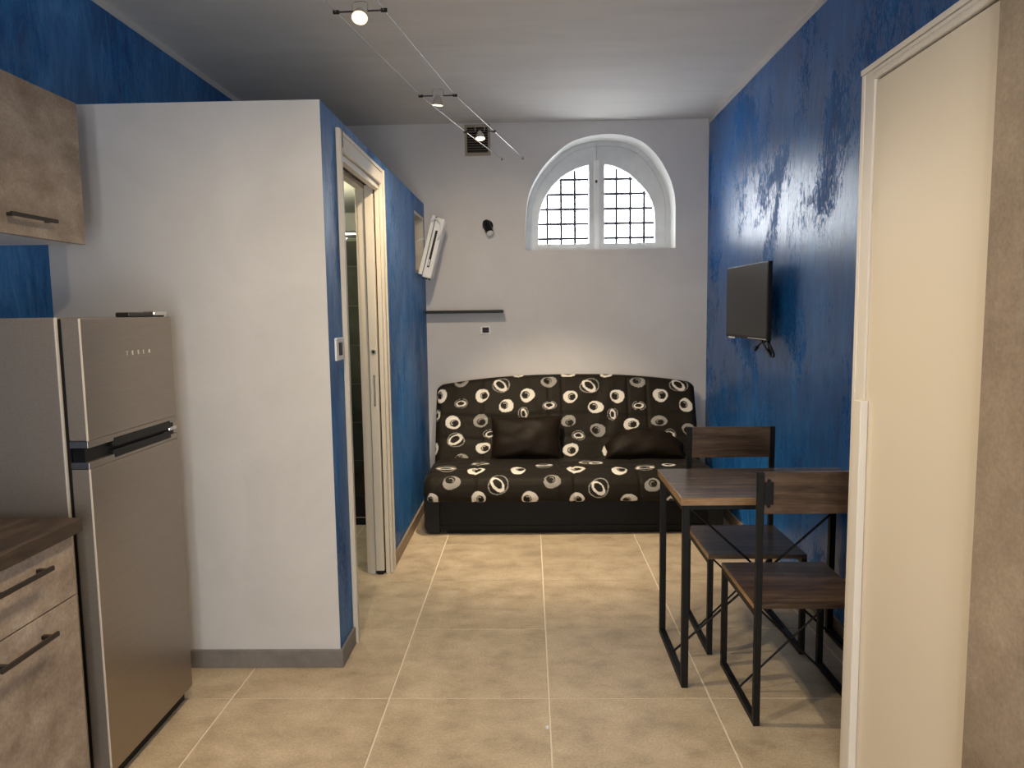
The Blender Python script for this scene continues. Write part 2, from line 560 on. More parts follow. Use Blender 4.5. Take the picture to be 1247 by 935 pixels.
# rear wall behind the viewer with a glazed entrance added for daylight fill
bm = bmesh.new()
EX0, EX1, EZ = -0.35, 0.55, 2.1
box(XL - 0.1, EX0, YR - 0.12, YR, 0, ZC, bm=bm)
box(EX1, XR + 0.1, YR - 0.12, YR, 0, ZC, bm=bm)
box(EX0, EX1, YR - 0.12, YR, EZ, ZC, bm=bm)
obj('wall_rear', bm, M['plaster'], kind='structure')
d3 = bpy.data.objects.new('door_3', None)
d3.location = (0.1, YR - 0.06, 0)
COL.objects.link(d3)
tag(d3, 'added white glazed entrance door, unseen, opposite the arched window', None, kind='structure')
for x0 in (EX0, (EX0 + EX1) / 2):
    x1 = x0 + (EX1 - EX0) / 2
    bm = bmesh.new()
    for a in ((x0, x0 + 0.07, 0.0, EZ), (x1 - 0.07, x1, 0.0, EZ), (x0 + 0.07, x1 - 0.07, 0.0, 0.12), (x0 + 0.07, x1 - 0.07, EZ - 0.08, EZ)):
        box(a[0], a[1], YR - 0.09, YR - 0.04, a[2], a[3], bm=bm)
    lf = obj('door_leaf', bm, M['white_lac'], d3)
    obj('pane', box(x0 + 0.07, x1 - 0.07, YR - 0.068, YR - 0.062, 0.12, EZ - 0.08), M['pane'], lf)

# bathroom box
bm = box(XL, BX, BY, BY + 0.1, 0, BZ)
wf = obj('wall_bathroom_front', bm, [M['plaster'], M['blue_satin'], M['bath_wall']], kind='structure')
for p_ in wf.data.polygons:
    if p_.normal.x > 0.9:
        p_.material_index = 1
    if p_.normal.y > 0.9:
        p_.material_index = 2
DY0, DY1, DZ = 3.115, 3.93, 2.12         # door opening
NY0, NY1, NZ0, NZ1 = 5.12, 5.57, 1.72, 2.15   # small high opening
bm = bmesh.new()
for y0, y1, z0, z1 in ((BY + 0.1, DY0, 0, BZ), (DY0, DY1, DZ, BZ), (DY1, NY0, 0, BZ), (NY0, NY1, 0, NZ0), (NY0, NY1, NZ1, BZ), (NY1, YB, 0, BZ)):
    box(BX - 0.1, BX, y0, y1, z0, z1, bm=bm)
bmesh.ops.remove_doubles(bm, verts=bm.verts, dist=1e-5)
ws = obj('wall_bathroom_side', bm, [M['blue_satin'], M['bath_wall'], M['black']], kind='structure')
for p_ in ws.data.polygons:
    if p_.normal.x < -0.9:
        p_.material_index = 1
    if p_.normal.y < -0.9 and abs((p_.center + ws.location).y - DY1) < 0.01:
        p_.material_index = 2
obj('ceiling_bathroom', box(XL, BX - 0.1, BY + 0.1, YB, BZ - 0.06, BZ), M['bath_wall'], kind='structure')

# skirtings
obj('baseboard_front', box(XL, BX + 0.013, BY - 0.013, BY, 0, 0.075, 0.002), M['skirting'], kind='structure')
obj('baseboard_side_near', box(BX, BX + 0.013, BY + 0.001, 3.06, 0, 0.075, 0.002), M['skirting'], kind='structure')
obj('baseboard_side_far', box(BX, BX + 0.013, 3.99, YB, 0, 0.075, 0.002), M['skirting_warm'], kind='structure')
obj('baseboard_right', box(XR - 0.013, XR, 2.17, YB, 0, 0.075, 0.002), M['skirting_warm'], kind='structure')
obj('baseboard_back', box(BX + 0.013, XR - 0.013, YB - 0.013, YB, 0, 0.075, 0.002), M['skirting_warm'], kind='structure')

# concrete-clad pier beside the closet
obj('wall_pier', box(0.93, XR, 0.55, 1.522, 0, ZC), M['clad'], kind='structure')

# slate tiles on the end wall of the bathroom
bt = obj('wall_bathroom_end', box(XL, BX - 0.1, YB - 0.012, YB, 0.0, BZ - 0.06), M['bath_wall'], kind='structure')
tile_me = None
for r in range(7):
    for c in range(2):
        x0 = BX - 0.1 - 0.495 * (c + 1)
        z0 = 0.3 * r
        if tile_me is None:
            bm = box(-0.2455, 0.2455, -0.008, 0.0, 0.0, 0.296, 0.001, seg=1)
            tile_me = bpy.data.meshes.new('wall_tile')
            bm.to_mesh(tile_me); bm.free(); tile_me.materials.append(M['bath_tile'])
        t = bpy.data.objects.new('wall_tile', tile_me)
        COL.objects.link(t)
        t.parent = bt
        t.location = Vector((x0 + 0.2475, YB - 0.012, z0)) - bt.location
        if r == 6:
            t.scale.z = 0.63
BACK_MOTIFS = [
    ('g', -0.517, 0.594, 0.058, 0.041, 0, -0.16, 0.29), ('w', -0.66, 0.488, 0.039, 0.058, -20, -0.43, 0.08), ('w', -0.359, 0.488, 0.054, 0.055, 0, 0.31, 0.0),
    ('r', -0.216, 0.565, 0.073, 0.057, -40, -0.18, -0.07), ('g', 0.138, 0.589, 0.061, 0.047, -15, -0.2, 0.23), ('w', -0.023, 0.486, 0.056, 0.058, 0, -0.3, 0.08),
    ('s', -0.514, 0.429, 0.052, 0.038, 10, 0.0, -0.12), ('w', -0.179, 0.406, 0.056, 0.056, 20, -0.33, 0.12), ('s', 0.14, 0.408, 0.054, 0.036, 0, 0.0, -0.05),
    ('s', -0.055, 0.348, 0.041, 0.052, 100, 0.18, 0.0), ('s', -0.691, 0.343, 0.026, 0.046, 90, 0.0, 0.0), ('w', -0.573, 0.284, 0.063, 0.053, 0, 0.21, -0.14),
    ('g', -0.368, 0.296, 0.06, 0.052, -10, 0.08, -0.22), ('w', 0.082, 0.268, 0.062, 0.052, 0, 0.15, -0.11), ('r', -0.549, 0.152, 0.073, 0.054, 28, -0.07, 0.12),
    ('s', -0.299, 0.194, 0.051, 0.039, 15, 0.09, 0.0), ('w', -0.35, 0.092, 0.057, 0.044, 0, 0.32, -0.1), ('w', -0.705, 0.093, 0.031, 0.048, 0, -0.24, 0.0),
    ('g', -0.507, 0.013, 0.053, 0.039, 0, -0.34, 0.17), ('w', -0.09, 0.652, 0.043, 0.024, 0, 0.0, 0.25), ('r', 0.441, 0.554, 0.076, 0.062, -40, -0.14, -0.05),
    ('w', 0.295, 0.472, 0.054, 0.053, 0, 0.25, 0.0), ('w', 0.641, 0.472, 0.055, 0.057, 0, -0.33, 0.04), ('g', 0.799, 0.579, 0.059, 0.045, 0, -0.17, 0.29),
    ('w', 0.959, 0.476, 0.056, 0.056, 0, 0.27, 0.0), ('r', 1.101, 0.554, 0.071, 0.059, -40, -0.14, -0.04), ('w', 0.48, 0.391, 0.058, 0.053, 15, -0.35, 0.1),
    ('s', 0.601, 0.337, 0.04, 0.05, 100, 0.1, 0.0), ('s', 0.797, 0.398, 0.051, 0.039, 5, 0.0, -0.05), ('w', 1.141, 0.398, 0.053, 0.055, 0, -0.35, 0.1),
    ('g', 0.277, 0.288, 0.058, 0.047, -10, 0.14, -0.36), ('w', 0.734, 0.261, 0.062, 0.047, 0, 0.21, -0.07), ('g', 0.939, 0.282, 0.06, 0.045, 0, 0.05, -0.28),
    ('g', 0.49, 0.217, 0.058, 0.054, 10, -0.34, 0.0), ('s', 0.348, 0.179, 0.05, 0.039, -5, 0.0, -0.08), ('s', 1.01, 0.181, 0.05, 0.039, -15, 0.0, -0.08),
    ('g', 1.148, 0.217, 0.05, 0.046, 0, -0.2, -0.11), ('w', 0.287, 0.074, 0.06, 0.051, 0, 0.13, -0.14), ('w', 0.57, 0.064, 0.058, 0.056, 0, 0.17, -0.09),
    ('w', 0.285, 0.65, 0.057, 0.026, 0, 0.0, 0.42), ('w', 0.568, 0.646, 0.051, 0.026, 0, 0.0, 0.33),
]
SEAT_MOTIFS = [
    ('r', -0.562, 0.453, 0.075, 0.101, 8, -0.04, 0.0), ('w', -0.363, 0.497, 0.062, 0.067, 0, 0.12, 0.07), ('g', -0.511, 0.641, 0.061, 0.054, -10, -0.19, 0.42),
    ('r', -0.211, 0.658, 0.072, 0.074, -50, -0.13, -0.06), ('w', -0.088, 0.492, 0.056, 0.084, 0, 0.35, 0.18), ('w', -0.34, 0.754, 0.048, 0.058, 0, 0.31, -0.11),
    ('w', -0.012, 0.755, 0.053, 0.057, 10, -0.36, -0.09), ('w', -0.632, 0.759, 0.036, 0.053, 0, -0.43, -0.04), ('g', 0.133, 0.637, 0.057, 0.056, 0, -0.2, 0.27),
    ('s', -0.347, 0.285, 0.065, 0.078, 0, 0.0, 0.0), ('s', 0.085, 0.382, 0.063, 0.079, 5, 0.0, 0.0), ('w', 0.292, 0.48, 0.064, 0.093, 0, 0.1, 0.0),
    ('r', 0.428, 0.687, 0.07, 0.07, -50, -0.11, -0.02), ('w', 0.571, 0.516, 0.055, 0.094, 0, 0.29, 0.14), ('w', 0.288, 0.762, 0.049, 0.05, 0, 0.19, -0.15),
    ('w', 0.619, 0.767, 0.054, 0.045, 0, -0.29, -0.22), ('g', 0.768, 0.67, 0.052, 0.05, 0, 0.08, 0.27), ('w', 0.896, 0.774, 0.048, 0.038, 0, 0.0, -0.22),
    ('r', 0.75, 0.459, 0.069, 0.092, 0, 0.0, 0.0), ('s', 0.382, 0.271, 0.043, 0.084, 0, 0.0, 0.0), ('w', 0.44, 0.291, 0.051, 0.061, 0, 0.0, 0.0),
    ('w', 0.912, 0.396, 0.049, 0.049, 0, 0.0, 0.0),
]

# ================================================================== arched window
def ray_poly(c, ang, poly):
    d = (math.cos(ang), math.sin(ang))
    best = None
    n = len(poly)
    for i in range(n):
        (x0, z0), (x1, z1) = poly[i], poly[(i + 1) % n]
        ex, ez = x1 - x0, z1 - z0
        den = d[0] * ez - d[1] * ex
        if abs(den) < 1e-12:
            continue
        t = ((x0 - c[0]) * ez - (z0 - c[1]) * ex) / den
        s = ((x0 - c[0]) * d[1] - (z0 - c[1]) * d[0]) / den
        if t > 0 and -1e-9 <= s <= 1 + 1e-9 and (best is None or t < best):
            best = t
    return (c[0] + d[0] * best, c[1] + d[1] * best)


def ring_xz(outer, inner, y0, y1, bm=None):
    cx = sum(q[0] for q in inner) / len(inner)
    cz = sum(q[1] for q in inner) / len(inner)
    angs = set()
    for poly in (outer, inner):
        for x, z in poly:
            angs.add(round(math.atan2(z - cz, x - cx), 5))
    angs = sorted(angs)
    A = [ray_poly((cx, cz), a, outer) for a in angs]
    B = [ray_poly((cx, cz), a, inner) for a in angs]
    b = bmesh.new()
    V = [[b.verts.new((q[0], y, q[1])) for q in P_] for P_ in (A, B) for y in (y0, y1)]
    n = len(angs)
    for i in range(n):
        j = (i + 1) % n
        b.faces.new((V[0][i], V[0][j], V[2][j], V[2][i]))
        b.faces.new((V[1][i], V[3][i], V[3][j], V[1][j]))
        b.faces.new((V[0][i], V[1][i], V[1][j], V[0][j]))
        b.faces.new((V[2][i], V[2][j], V[3][j], V[3][i]))
    return merge(bm, b)


def inset(poly, k, kz=None):
    cx = sum(q[0] for q in poly) / len(poly)
    z0 = min(q[1] for q in poly)
    w = max(abs(q[0] - cx) for q in poly)
    h = max(q[1] for q in poly) - z0
    return [(cx + (q[0] - cx) * (w - k) / w, z0 + (kz if kz is not None else k) + (q[1] - z0) * (h - k - (kz if kz is not None else k)) / h) for q in poly]


W1 = bpy.data.objects.new('window_1', None)
W1.location = (0.54, YW, 1.90)
COL.objects.link(W1)
tag(W1, 'white arched casement window with two panes above the sofa', None, kind='structure')
outl = ARC[:]
ins1 = inset(outl, 0.035, 0.012)
obj('window_frame', ring_xz(outl, ins1, YW - 0.035, YW + 0.04), M['frame_paint'], W1)
GL = [(0.077, 1.962), (0.079, 2.119), (0.102, 2.257), (0.161, 2.372), (0.256, 2.473), (0.367, 2.534), (0.473, 2.567), (0.473, 1.962)]
GR = [(0.595, 2.567), (0.671, 2.552), (0.776, 2.499), (0.857, 2.428), (0.928, 2.347), (0.975, 2.243), (0.990, 2.127), (0.990, 1.962), (0.595, 1.962)]
def arc_smooth(pts):
    v = spline([(x, 0, z) for x, z in pts], 4)
    return [(q.x, q.z) for q in v]
GLs = arc_smooth(GL[:7]) + [GL[7]]
GRs = arc_smooth(GR[:8]) + [GR[8]]
MID = 0.534
for side, g in ((0, GLs), (1, GRs)):
    half = [q for q in ins1 if (q[0] < MID) == (side == 0)]
    ztop = ray_poly((MID, 2.2), math.pi / 2, ins1)[1]
    zb = ins1[0][1]
    if side == 0:
        outer = half + [(MID - 0.001, ztop), (MID - 0.001, zb)]
    else:
        outer = [(MID + 0.001, zb), (MID + 0.001, ztop)] + half
    sh = obj('window_sash', ring_xz(outer, g, YW - 0.018, YW + 0.035), M['frame_paint'], W1)
    # moulded bead round the glass and meeting rails
    gi = [(q[0] + (sum(p[0] for p in g) / len(g) - q[0]) * 0.04, q[1] + (sum(p[1] for p in g) / len(g) - q[1]) * 0.04) for q in g]
    go = [(q[0] - (sum(p[0] for p in g) / len(g) - q[0]) * 0.05, q[1] - (sum(p[1] for p in g) / len(g) - q[1]) * 0.05) for q in g]
    obj('glazing_bead', ring_xz(go, g, YW - 0.026, YW - 0.017), M['frame_paint'], sh)
    obj('pane', prism_xz(g, YW - 0.004, YW), M['pane'], sh)
obj('meeting_rail', box(MID - 0.022, MID + 0.022, YW - 0.034, YW - 0.018, 1.915, 2.60, 0.006), M['white_lac'], W1)
obj('window_catch', box(MID - 0.012, MID + 0.004, YW - 0.046, YW - 0.034, 2.425, 2.445, 0.003), M['dark_metal'], W1)
obj('sill_outside', box(ARC[0][0], ARC[-1][0], YW, YW + 0.28, 1.86, 1.912), M['reveal'], W1)

gr = thing('window_grille', 'dark iron security grille outside the arched window', 'grille', (0.54, 6.02, 1.912))
for k in range(-1, 8):
    x = 0.152 + 0.1115 * k
    if -0.02 < x < 1.10:
        obj('bar', box(x - 0.009, x + 0.009, 6.012, 6.030, 1.905, 2.76), M['iron'], gr)
for k in range(6):
    z = 2.019 + 0.1165 * k
    obj('bar', box(-0.08, 1.16, 5.996, 6.012, z - 0.009, z + 0.009), M['iron'], gr)

# ================================================================== pocket door of the bathroom
D1 = bpy.data.objects.new('door_1', None)
D1.location = (BX, (DY0 + DY1) / 2, 0)
COL.objects.link(D1)
tag(D1, 'cream pocket door frame standing open in the blue wall', None, kind='structure')
CX = BX + 0.016
def casing(name, y0, y1, z0, z1):
    return obj(name, box(BX, CX, y0, y1, z0, z1, 0.003), M['cream'], D1)
cn = casing('casing', 3.068, 3.120, 0.0, 2.205)
obj('casing_bead', box(CX, CX + 0.005, 3.070, 3.082, 0.0, 2.20), M['cream'], cn)
cf = casing('casing', 3.926, 3.992, 0.0, 2.205)
obj('casing_bead', box(CX, CX + 0.005, 3.970, 3.986, 0.0, 2.20), M['cream'], cf)
ch = casing('casing_header', 3.124, 3.924, DZ, 2.205)
obj('casing_bead', box(CX, CX + 0.005, 3.124, 3.924, 2.182, 2.198), M['cream'], ch)
obj('casing_gap', box(CX - 0.001, CX + 0.0015, 3.1195, 3.1245, 2.135, 2.203), M['black'], cn)
# inner faces of the frame
obj('jamb', box(BX - 0.115, BX - 0.0005, DY0 - 0.012, DY0 + 0.012, 0, DZ), M['cream'], D1)
obj('head_jamb', box(BX - 0.115, BX - 0.075, DY0 + 0.012, DY1 - 0.012, DZ - 0.028, DZ + 0.002), M['cream'], D1)
obj('head_jamb', box(BX - 0.030, BX - 0.0005, DY0 + 0.012, DY1 - 0.012, DZ - 0.028, DZ + 0.002), M['cream'], D1)
obj('track_slot', box(BX - 0.075, BX - 0.030, DY0 + 0.012, DY1 - 0.012, DZ - 0.006, DZ + 0.002), M['black'], D1)
obj('jamb', box(BX - 0.115, BX - 0.080, DY1 - 0.014, DY1 + 0.05, 0, DZ), M['cream'], D1)
obj('jamb', box(BX - 0.022, BX - 0.0005, DY1 - 0.014, DY1 + 0.05, 0, DZ), M['cream'], D1)
leaf = obj('sliding_leaf', box(BX - 0.074, BX - 0.030, DY1 - 0.030, DY1 + 0.05, 0.022, DZ - 0.008, 0.002), M['cream'], D1)
obj('keyhole_rosette', cyl((BX - 0.050, DY1 - 0.030, 1.235), (BX - 0.050, DY1 - 0.0335, 1.235), 0.014, n=20), M['chrome'], leaf)
obj('keyhole', cyl((BX - 0.050, DY1 - 0.033, 1.235), (BX - 0.050, DY1 - 0.0345, 1.235), 0.008, n=16), M['black'], leaf)
obj('lock_plate', box(BX - 0.056, BX - 0.045, DY1 - 0.0325, DY1 - 0.030, 0.94, 1.11, 0.001), M['chrome'], leaf)
obj('floor_guide', box(BX - 0.066, BX - 0.036, DY1 - 0.026, DY1 + 0.03, 0.0, 0.022), M['black'], D1)
obj('inner_casing', box(BX - 0.128, BX - 0.1, 3.07, 3.13, 0, 2.2, 0.003), M['cream'], D1)
obj('inner_casing', box(BX - 0.128, BX - 0.1, 3.92, 3.98, 0, 2.19, 0.003), M['cream'], D1)
obj('inner_casing', box(BX - 0.128, BX - 0.1, 3.13, 3.92, DZ, 2.19, 0.003), M['cream'], D1)

# small high opening with tilted sash
W2 = bpy.data.objects.new('window_2', None)
W2.location = (BX - 0.05, (NY0 + NY1) / 2, NZ0)
COL.objects.link(W2)
tag(W2, 'small high opening with a pale frame in the blue partition', None, kind='structure')
bm = bmesh.new()
for y0, y1, z0, z1 in ((NY0, NY0 + 0.02, NZ0, NZ1), (NY1 - 0.02, NY1, NZ0, NZ1), (NY0 + 0.02, NY1 - 0.02, NZ0, NZ0 + 0.02), (NY0 + 0.02, NY1 - 0.02, NZ1 - 0.02, NZ1)):
    box(BX - 0.1, BX - 0.002, y0, y1, z0, z1, bm=bm)
obj('window_frame', bm, M['cream'], W2)
obj('added_panel', box(BX - 0.085, BX - 0.078, NY0 + 0.02, NY1 - 0.02, NZ0 + 0.02, NZ1 - 0.02), plain('opening_panel_beige', (0.34, 0.30, 0.25), 0.6), W2)  # added to hide the lamplit bathroom behind the opening

# ================================================================== shower seen through the doorway
st = thing('shower_tray', 'black raised shower tray at the end of the bathroom', 'shower tray', (-1.385, 5.2, 0))
obj('tray', box(XL + 0.01, BX - 0.105, 4.85, YB - 0.022, 0.0, 0.205, 0.006), M['black'], st)
obj('kickboard_line', box(XL + 0.01, BX - 0.105, 4.846, 4.851, 0.052, 0.058), M['chrome'], st)
ss_ = thing('shower_screen', 'clear glass shower screen with a dark top rail on the tray', 'shower screen', (-1.385, 4.88, 0.205))
obj('rail', box(XL + 0.01, BX - 0.105, 4.865, 4.895, 1.945, 1.985, 0.003), M['black'], ss_)
obj('rail_strip', box(XL + 0.01, BX - 0.105, 4.861, 4.866, 1.960, 1.968), M['chrome'], ss_)
obj('pane', box(XL + 0.012, BX - 0.107, 4.877, 4.883, 0.204, 1.946), M['shower_glass'], ss_)
bl = thing('added_bath_lamp', 'added round white lamp, unseen, under the bathroom ceiling', 'lamp', (-1.4, 4.3, BZ - 0.06))  # unseen lamp added to light the bathroom interior
obj('lamp_base', lathe([(0.11, 0.0), (0.11, -0.02)], (-1.4, 4.3, BZ - 0.06), (0, 0, 1)), M['white_pl'], bl)
obj('diffuser', lathe([(0.10, -0.02), (0.10, -0.035), (0.07, -0.055), (0.0, -0.06)], (-1.4, 4.3, BZ - 0.06), (0, 0, 1)), emit('added_bath_diffuser', (1.0, 0.93, 0.72), 1.2), bl)
l = bpy.data.lights.new('bathroom_fill_light', 'POINT')
l.energy = BATH_W
l.color = (1.0, 0.93, 0.70)
l.shadow_soft_size = 0.08
lo = bpy.data.objects.new('bathroom_fill_light', l)
lo.location = (-1.4, 4.3, BZ - 0.2)
COL.objects.link(lo)

# ================================================================== sofa
def sofa_print(X, S, motifs, flip):
    """flat print of the cover: base satin black with eye and ring motifs"""
    base = np.array((0.0150, 0.0118, 0.0078))
    white = np.array((0.74, 0.70, 0.63))
    grey = np.array((0.30, 0.285, 0.26))
    C = np.tile(base, (len(X), 1))
    for ty, mx, ms, rx, rs, ang, fx, fy in motifs:
        rs = min(rs, 0.075) * 0.93
        rx = rx * 0.93
        a = math.radians(ang)
        u = X - mx
        v = (S - ms) * (-1 if flip else 1)
        near = (np.abs(u) < 2.2 * max(rx, rs)) & (np.abs(v) < 2.2 * max(rx, rs))
        if not near.any():
            continue
        idx = np.where(near)[0]
        u, v = u[idx], v[idx]
        ph = np.arctan2(v / rs, u / rx)
        wob = 1 + 0.06 * np.cos(2 * ph + mx * 40) + 0.04 * np.cos(3 * ph + ms * 50)
        col = C[idx]
        if ty in 'wg':
            ua, va = u, v
            q = np.hypot(ua / rx, va / rs) / wob
            col[(q < 1.12)] = base * 0.6
            col[q < 1.0] = white if ty == 'w' else grey
            r = 0.56
            ex, ey = fx * 0.85, fy * 0.85
            e = np.hypot(ua / rx - ex, va / rs - ey)
            col[e < r] = base
            e2 = np.hypot(ua / rx - ex * 0.75, va / rs - ey * 0.6 - 0.02)
            side = -1 if fx > 0 else 1
            cres = (e2 < 0.38) & (e2 > 0.28) & (((ua / rx - ex * 0.75) * side + (va / rs - ey * 0.6) * 0.6) > 0.02)
            col[cres & (e < r * 1.1)] = white * 0.75 if ty == 'w' else grey
        else:
            if ty == 's':
                k_out, k_in = 1.0, 0.72
            else:
                k_out, k_in = 1.0, 0.80
            q = np.hypot(u / rx, v / rs) / wob
            col[(q < k_out) & (q > k_out - 0.10)] = grey * 1.05
            ca, sa = math.cos(a), math.sin(a)
            R_ = max(rx, rs)
            uu = u - fx * rx * 0.6
            vv = v - fy * rs * 0.6
            p1 = ca * uu + sa * vv
            p2 = -sa * uu + ca * vv
            if ty == 'r':
                q2 = np.hypot(p1 / (R_ * 0.84), p2 / (R_ * 0.52))
            else:
                q2 = np.hypot(p1 / (R_ * 0.80), p2 / (R_ * 0.46))
            th = 0.36 + 0.14 * np.cos(np.arctan2(p2, p1) + 1.2)
            col[(q2 < 1.0) & (q2 > 1.0 - th)] = white
        C[idx] = col
    return C


def add_print(me, cols):
    ca = me.color_attributes.new('print', 'FLOAT_COLOR', 'POINT')
    buf = np.ones((len(cols), 4), dtype=np.float32)
    buf[:, :3] = cols
    ca.data.foreach_set('color', buf.ravel())


def link_mesh(name, verts, faces, mat, parent, smooth=True):
    me = bpy.data.meshes.new(name)
    off = np.array(world_loc(parent))
    me.from_pydata((np.asarray(verts) - off).tolist(), [], faces)
    me.materials.append(mat)
    if smooth:
        me.shade_smooth()
    o = bpy.data.objects.new(name, me)
    COL.objects.link(o)
    o.parent = parent
    return o


SX0, SX1 = -0.705, 1.222
sofa = thing('sofa_bed', 'armless sofa bed with black cover printed with white and grey eyes', 'sofa', ((SX0 + SX1) / 2, 5.07, 0))
# backrest: two sheets meeting on the outline
BY0, BZ0 = 5.20, 0.37
TH = math.atan2(0.25, 0.607)
nu, nv = 386, 150
uu = np.linspace(SX0, SX1, nu)
t = (uu - 0.27) / ((SX1 - SX0) / 2)
S_MIN = -0.10
Htop = 0.662 - 0.078 * np.abs(t) ** 2.4
edge = np.minimum(uu - SX0, SX1 - uu)
cr = 0.06
Htop = Htop - np.where(edge < cr, cr - np.sqrt(np.clip(cr ** 2 - (cr - edge) ** 2, 0, None)), 0)
vv = np.linspace(0, 1, nv)
U, V = np.meshgrid(uu, vv, indexing='ij')
S = S_MIN + V * (Htop[:, None] - S_MIN)
ed = np.minimum(np.minimum(U - SX0, SX1 - U), (Htop[:, None] - S))
rr = 0.055
prof_t = np.where(ed < rr, np.sqrt(np.clip(1 - (1 - ed / rr) ** 2, 0, 1)), 1.0)
# quilting: seams and soft pulls
seam = np.zeros_like(U)
for sx in (-0.36, 0.135, 0.235, 0.72, 0.86):
    seam += 0.006 * np.exp(-((U - sx) / 0.012) ** 2)
for sz in (0.16, 0.33):
    seam += 0.006 * np.exp(-((S - sz - 0.012 * np.sin(U * 6)) / 0.02) ** 2)
wr = 0.0035 * np.sin(18 * S + 9 * np.sin(5 * U)) * np.sin(7 * U + 3 * S)
front = 0.052 * prof_t - seam * prof_t + wr * prof_t
rear = -0.052 * prof_t
n_y, n_z = -math.cos(TH), math.sin(TH)
def sheet(off):
    c = off - 0.052
    return np.stack([U, BY0 + math.sin(TH) * S + c * n_y, BZ0 + math.cos(TH) * S + c * n_z], -1).reshape(-1, 3)
F_, R_ = sheet(front), sheet(rear)
verts = np.concatenate([F_, R_])
faces = []
nF = nu * nv
for i in range(nu - 1):
    for j in range(nv - 1):
        a = i * nv + j
        faces.append((a, a + nv, a + nv + 1, a + 1))
        faces.append((nF + a, nF + a + 1, nF + a + nv + 1, nF + a + nv))
backrest = link_mesh('backrest', verts, faces, M['fabric'], sofa)
add_print(backrest.data, sofa_print(np.concatenate([U.ravel(), U.ravel()]), np.concatenate([S.ravel(), S.ravel()]), BACK_MOTIFS, False))
# seat mattress: closed cross-section swept along the width
PR = np.array([(5.20, .385), (5.05, .40), (4.90, .408), (4.78, .411), (4.70, .408), (4.63, .396), (4.585, .374), (4.558, .34),
               (4.548, .30), (4.552, .26), (4.57, .232), (4.60, .222), (5.10, .222), (5.24, .26), (5.24, .36)])
closed = np.vstack([PR, PR[:1]])
seg_ = np.r_[0, np.cumsum(np.hypot(*np.diff(closed, axis=0).T))]
s_front = seg_[11]
s_list = np.concatenate([np.linspace(0, s_front, 200), np.linspace(s_front, seg_[-1], 30)[1:-1]])
def smooth_closed(a, k):
    out = a.copy()
    for _ in range(k):
        out = (np.roll(out, 1) + 2 * out + np.roll(out, -1)) / 4
    return out
py = np.interp(s_list, seg_, closed[:, 0])
pz = np.interp(s_list, seg_, closed[:, 1])
for _ in range(10):
    py[1:199] = (py[0:198] + 2 * py[1:199] + py[2:200]) / 4
    pz[1:199] = (pz[0:198] + 2 * pz[1:199] + pz[2:200]) / 4
ns = len(s_list)
ty_ = np.roll(py, -1) - np.roll(py, 1)
tz_ = np.roll(pz, -1) - np.roll(pz, 1)
ln = np.hypot(ty_, tz_) + 1e-9
ny_, nz_ = -tz_ / ln, ty_ / ln
cyy, czz = py.mean(), pz.mean()
if ((py - cyy) * ny_ + (pz - czz) * nz_).sum() < 0:
    ny_, nz_ = -ny_, -nz_
TX_0, TX_1 = -0.700, 1.205
nu2 = 382
ux = np.linspace(TX_0, TX_1, nu2)
verts = []
ex_ = np.minimum(ux - TX_0, TX_1 - ux)
r_end = 0.07
ins_ = np.where(ex_ < r_end, r_end - np.sqrt(np.clip(r_end ** 2 - (r_end - ex_) ** 2, 0, None)), 0.0)
UU = np.repeat(ux[:, None], ns, 1)
SS = np.repeat(s_list[None, :], nu2, 0)
seam = np.zeros_like(UU)
for sx in (-0.36, 0.185, 0.275, 0.69):
    seam += 0.006 * np.exp(-((UU - sx) / 0.010) ** 2)
wr = 0.004 * np.sin(9 * UU + 5 * np.sin(6 * SS)) * np.sin(26 * SS + 8 * UU) * (SS < s_front)
fold = 0.004 * np.sin(70 * (UU + 0.55 * SS)) * np.exp(-((UU + 0.56) / 0.09) ** 2) * np.exp(-((SS - 0.70) / 0.08) ** 2)
offs = -ins_[:, None] * 0.9 - seam + wr + fold
verts = np.stack([UU, py[None, :] + ny_[None, :] * offs, pz[None, :] + nz_[None, :] * offs], -1).reshape(-1, 3)
faces = []
for i in range(nu2 - 1):
    for j in range(ns):
        k = (j + 1) % ns
        faces.append((i * ns + j, i * ns + k, (i + 1) * ns + k, (i + 1) * ns + j))
faces.append(tuple(range(ns)))
faces.append(tuple((nu2 - 1) * ns + j for j in reversed(range(ns))))
seat = link_mesh('seat_mattress', verts, faces, M['fabric'], sofa)
add_print(seat.data, sofa_print(UU.ravel(), np.where(SS <= s_front, SS, 99.0).ravel(), SEAT_MOTIFS, True))
seat.data.set_sharp_from_angle(angle=math.radians(50))
# base chest and rounded plastic end caps
obj('storage_base', box(-0.598, 1.135, 4.615, 5.40, 0.028, 0.224, 0.006), M['base'], sofa)
obj('base_plinth', box(-0.56, 1.07, 4.65, 5.36, 0.0, 0.03), M['base'], sofa)
obj('base_rail', box(-0.598, 1.135, 4.608, 4.617, 0.045, 0.062, 0.002), M['base'], sofa)
def end_cap(x0, x1):
    pts = []
    for k in range(7):
        a = math.pi + (math.pi / 2) * k / 6
        pts.append((x0 + 0.05 + 0.05 * math.cos(a), 0.055 + 0.05 * math.sin(a)))
    pts += [(x1, 0.005), (x1, 0.23), (x0, 0.23)]
    return prism_xz(pts, 4.63, 5.38)
obj('base_end', end_cap(-0.70, -0.60), M['base_side'], sofa)
b2 = end_cap(-0.70, -0.60)
for v in b2.verts:
    v.co.x = 0.535 - v.co.x
obj('base_end', b2, M['base_side'], sofa)
obj('back_hinge', box(-0.60, 1.11, 5.24, 5.40, 0.2, 0.30), M['base'], sofa)


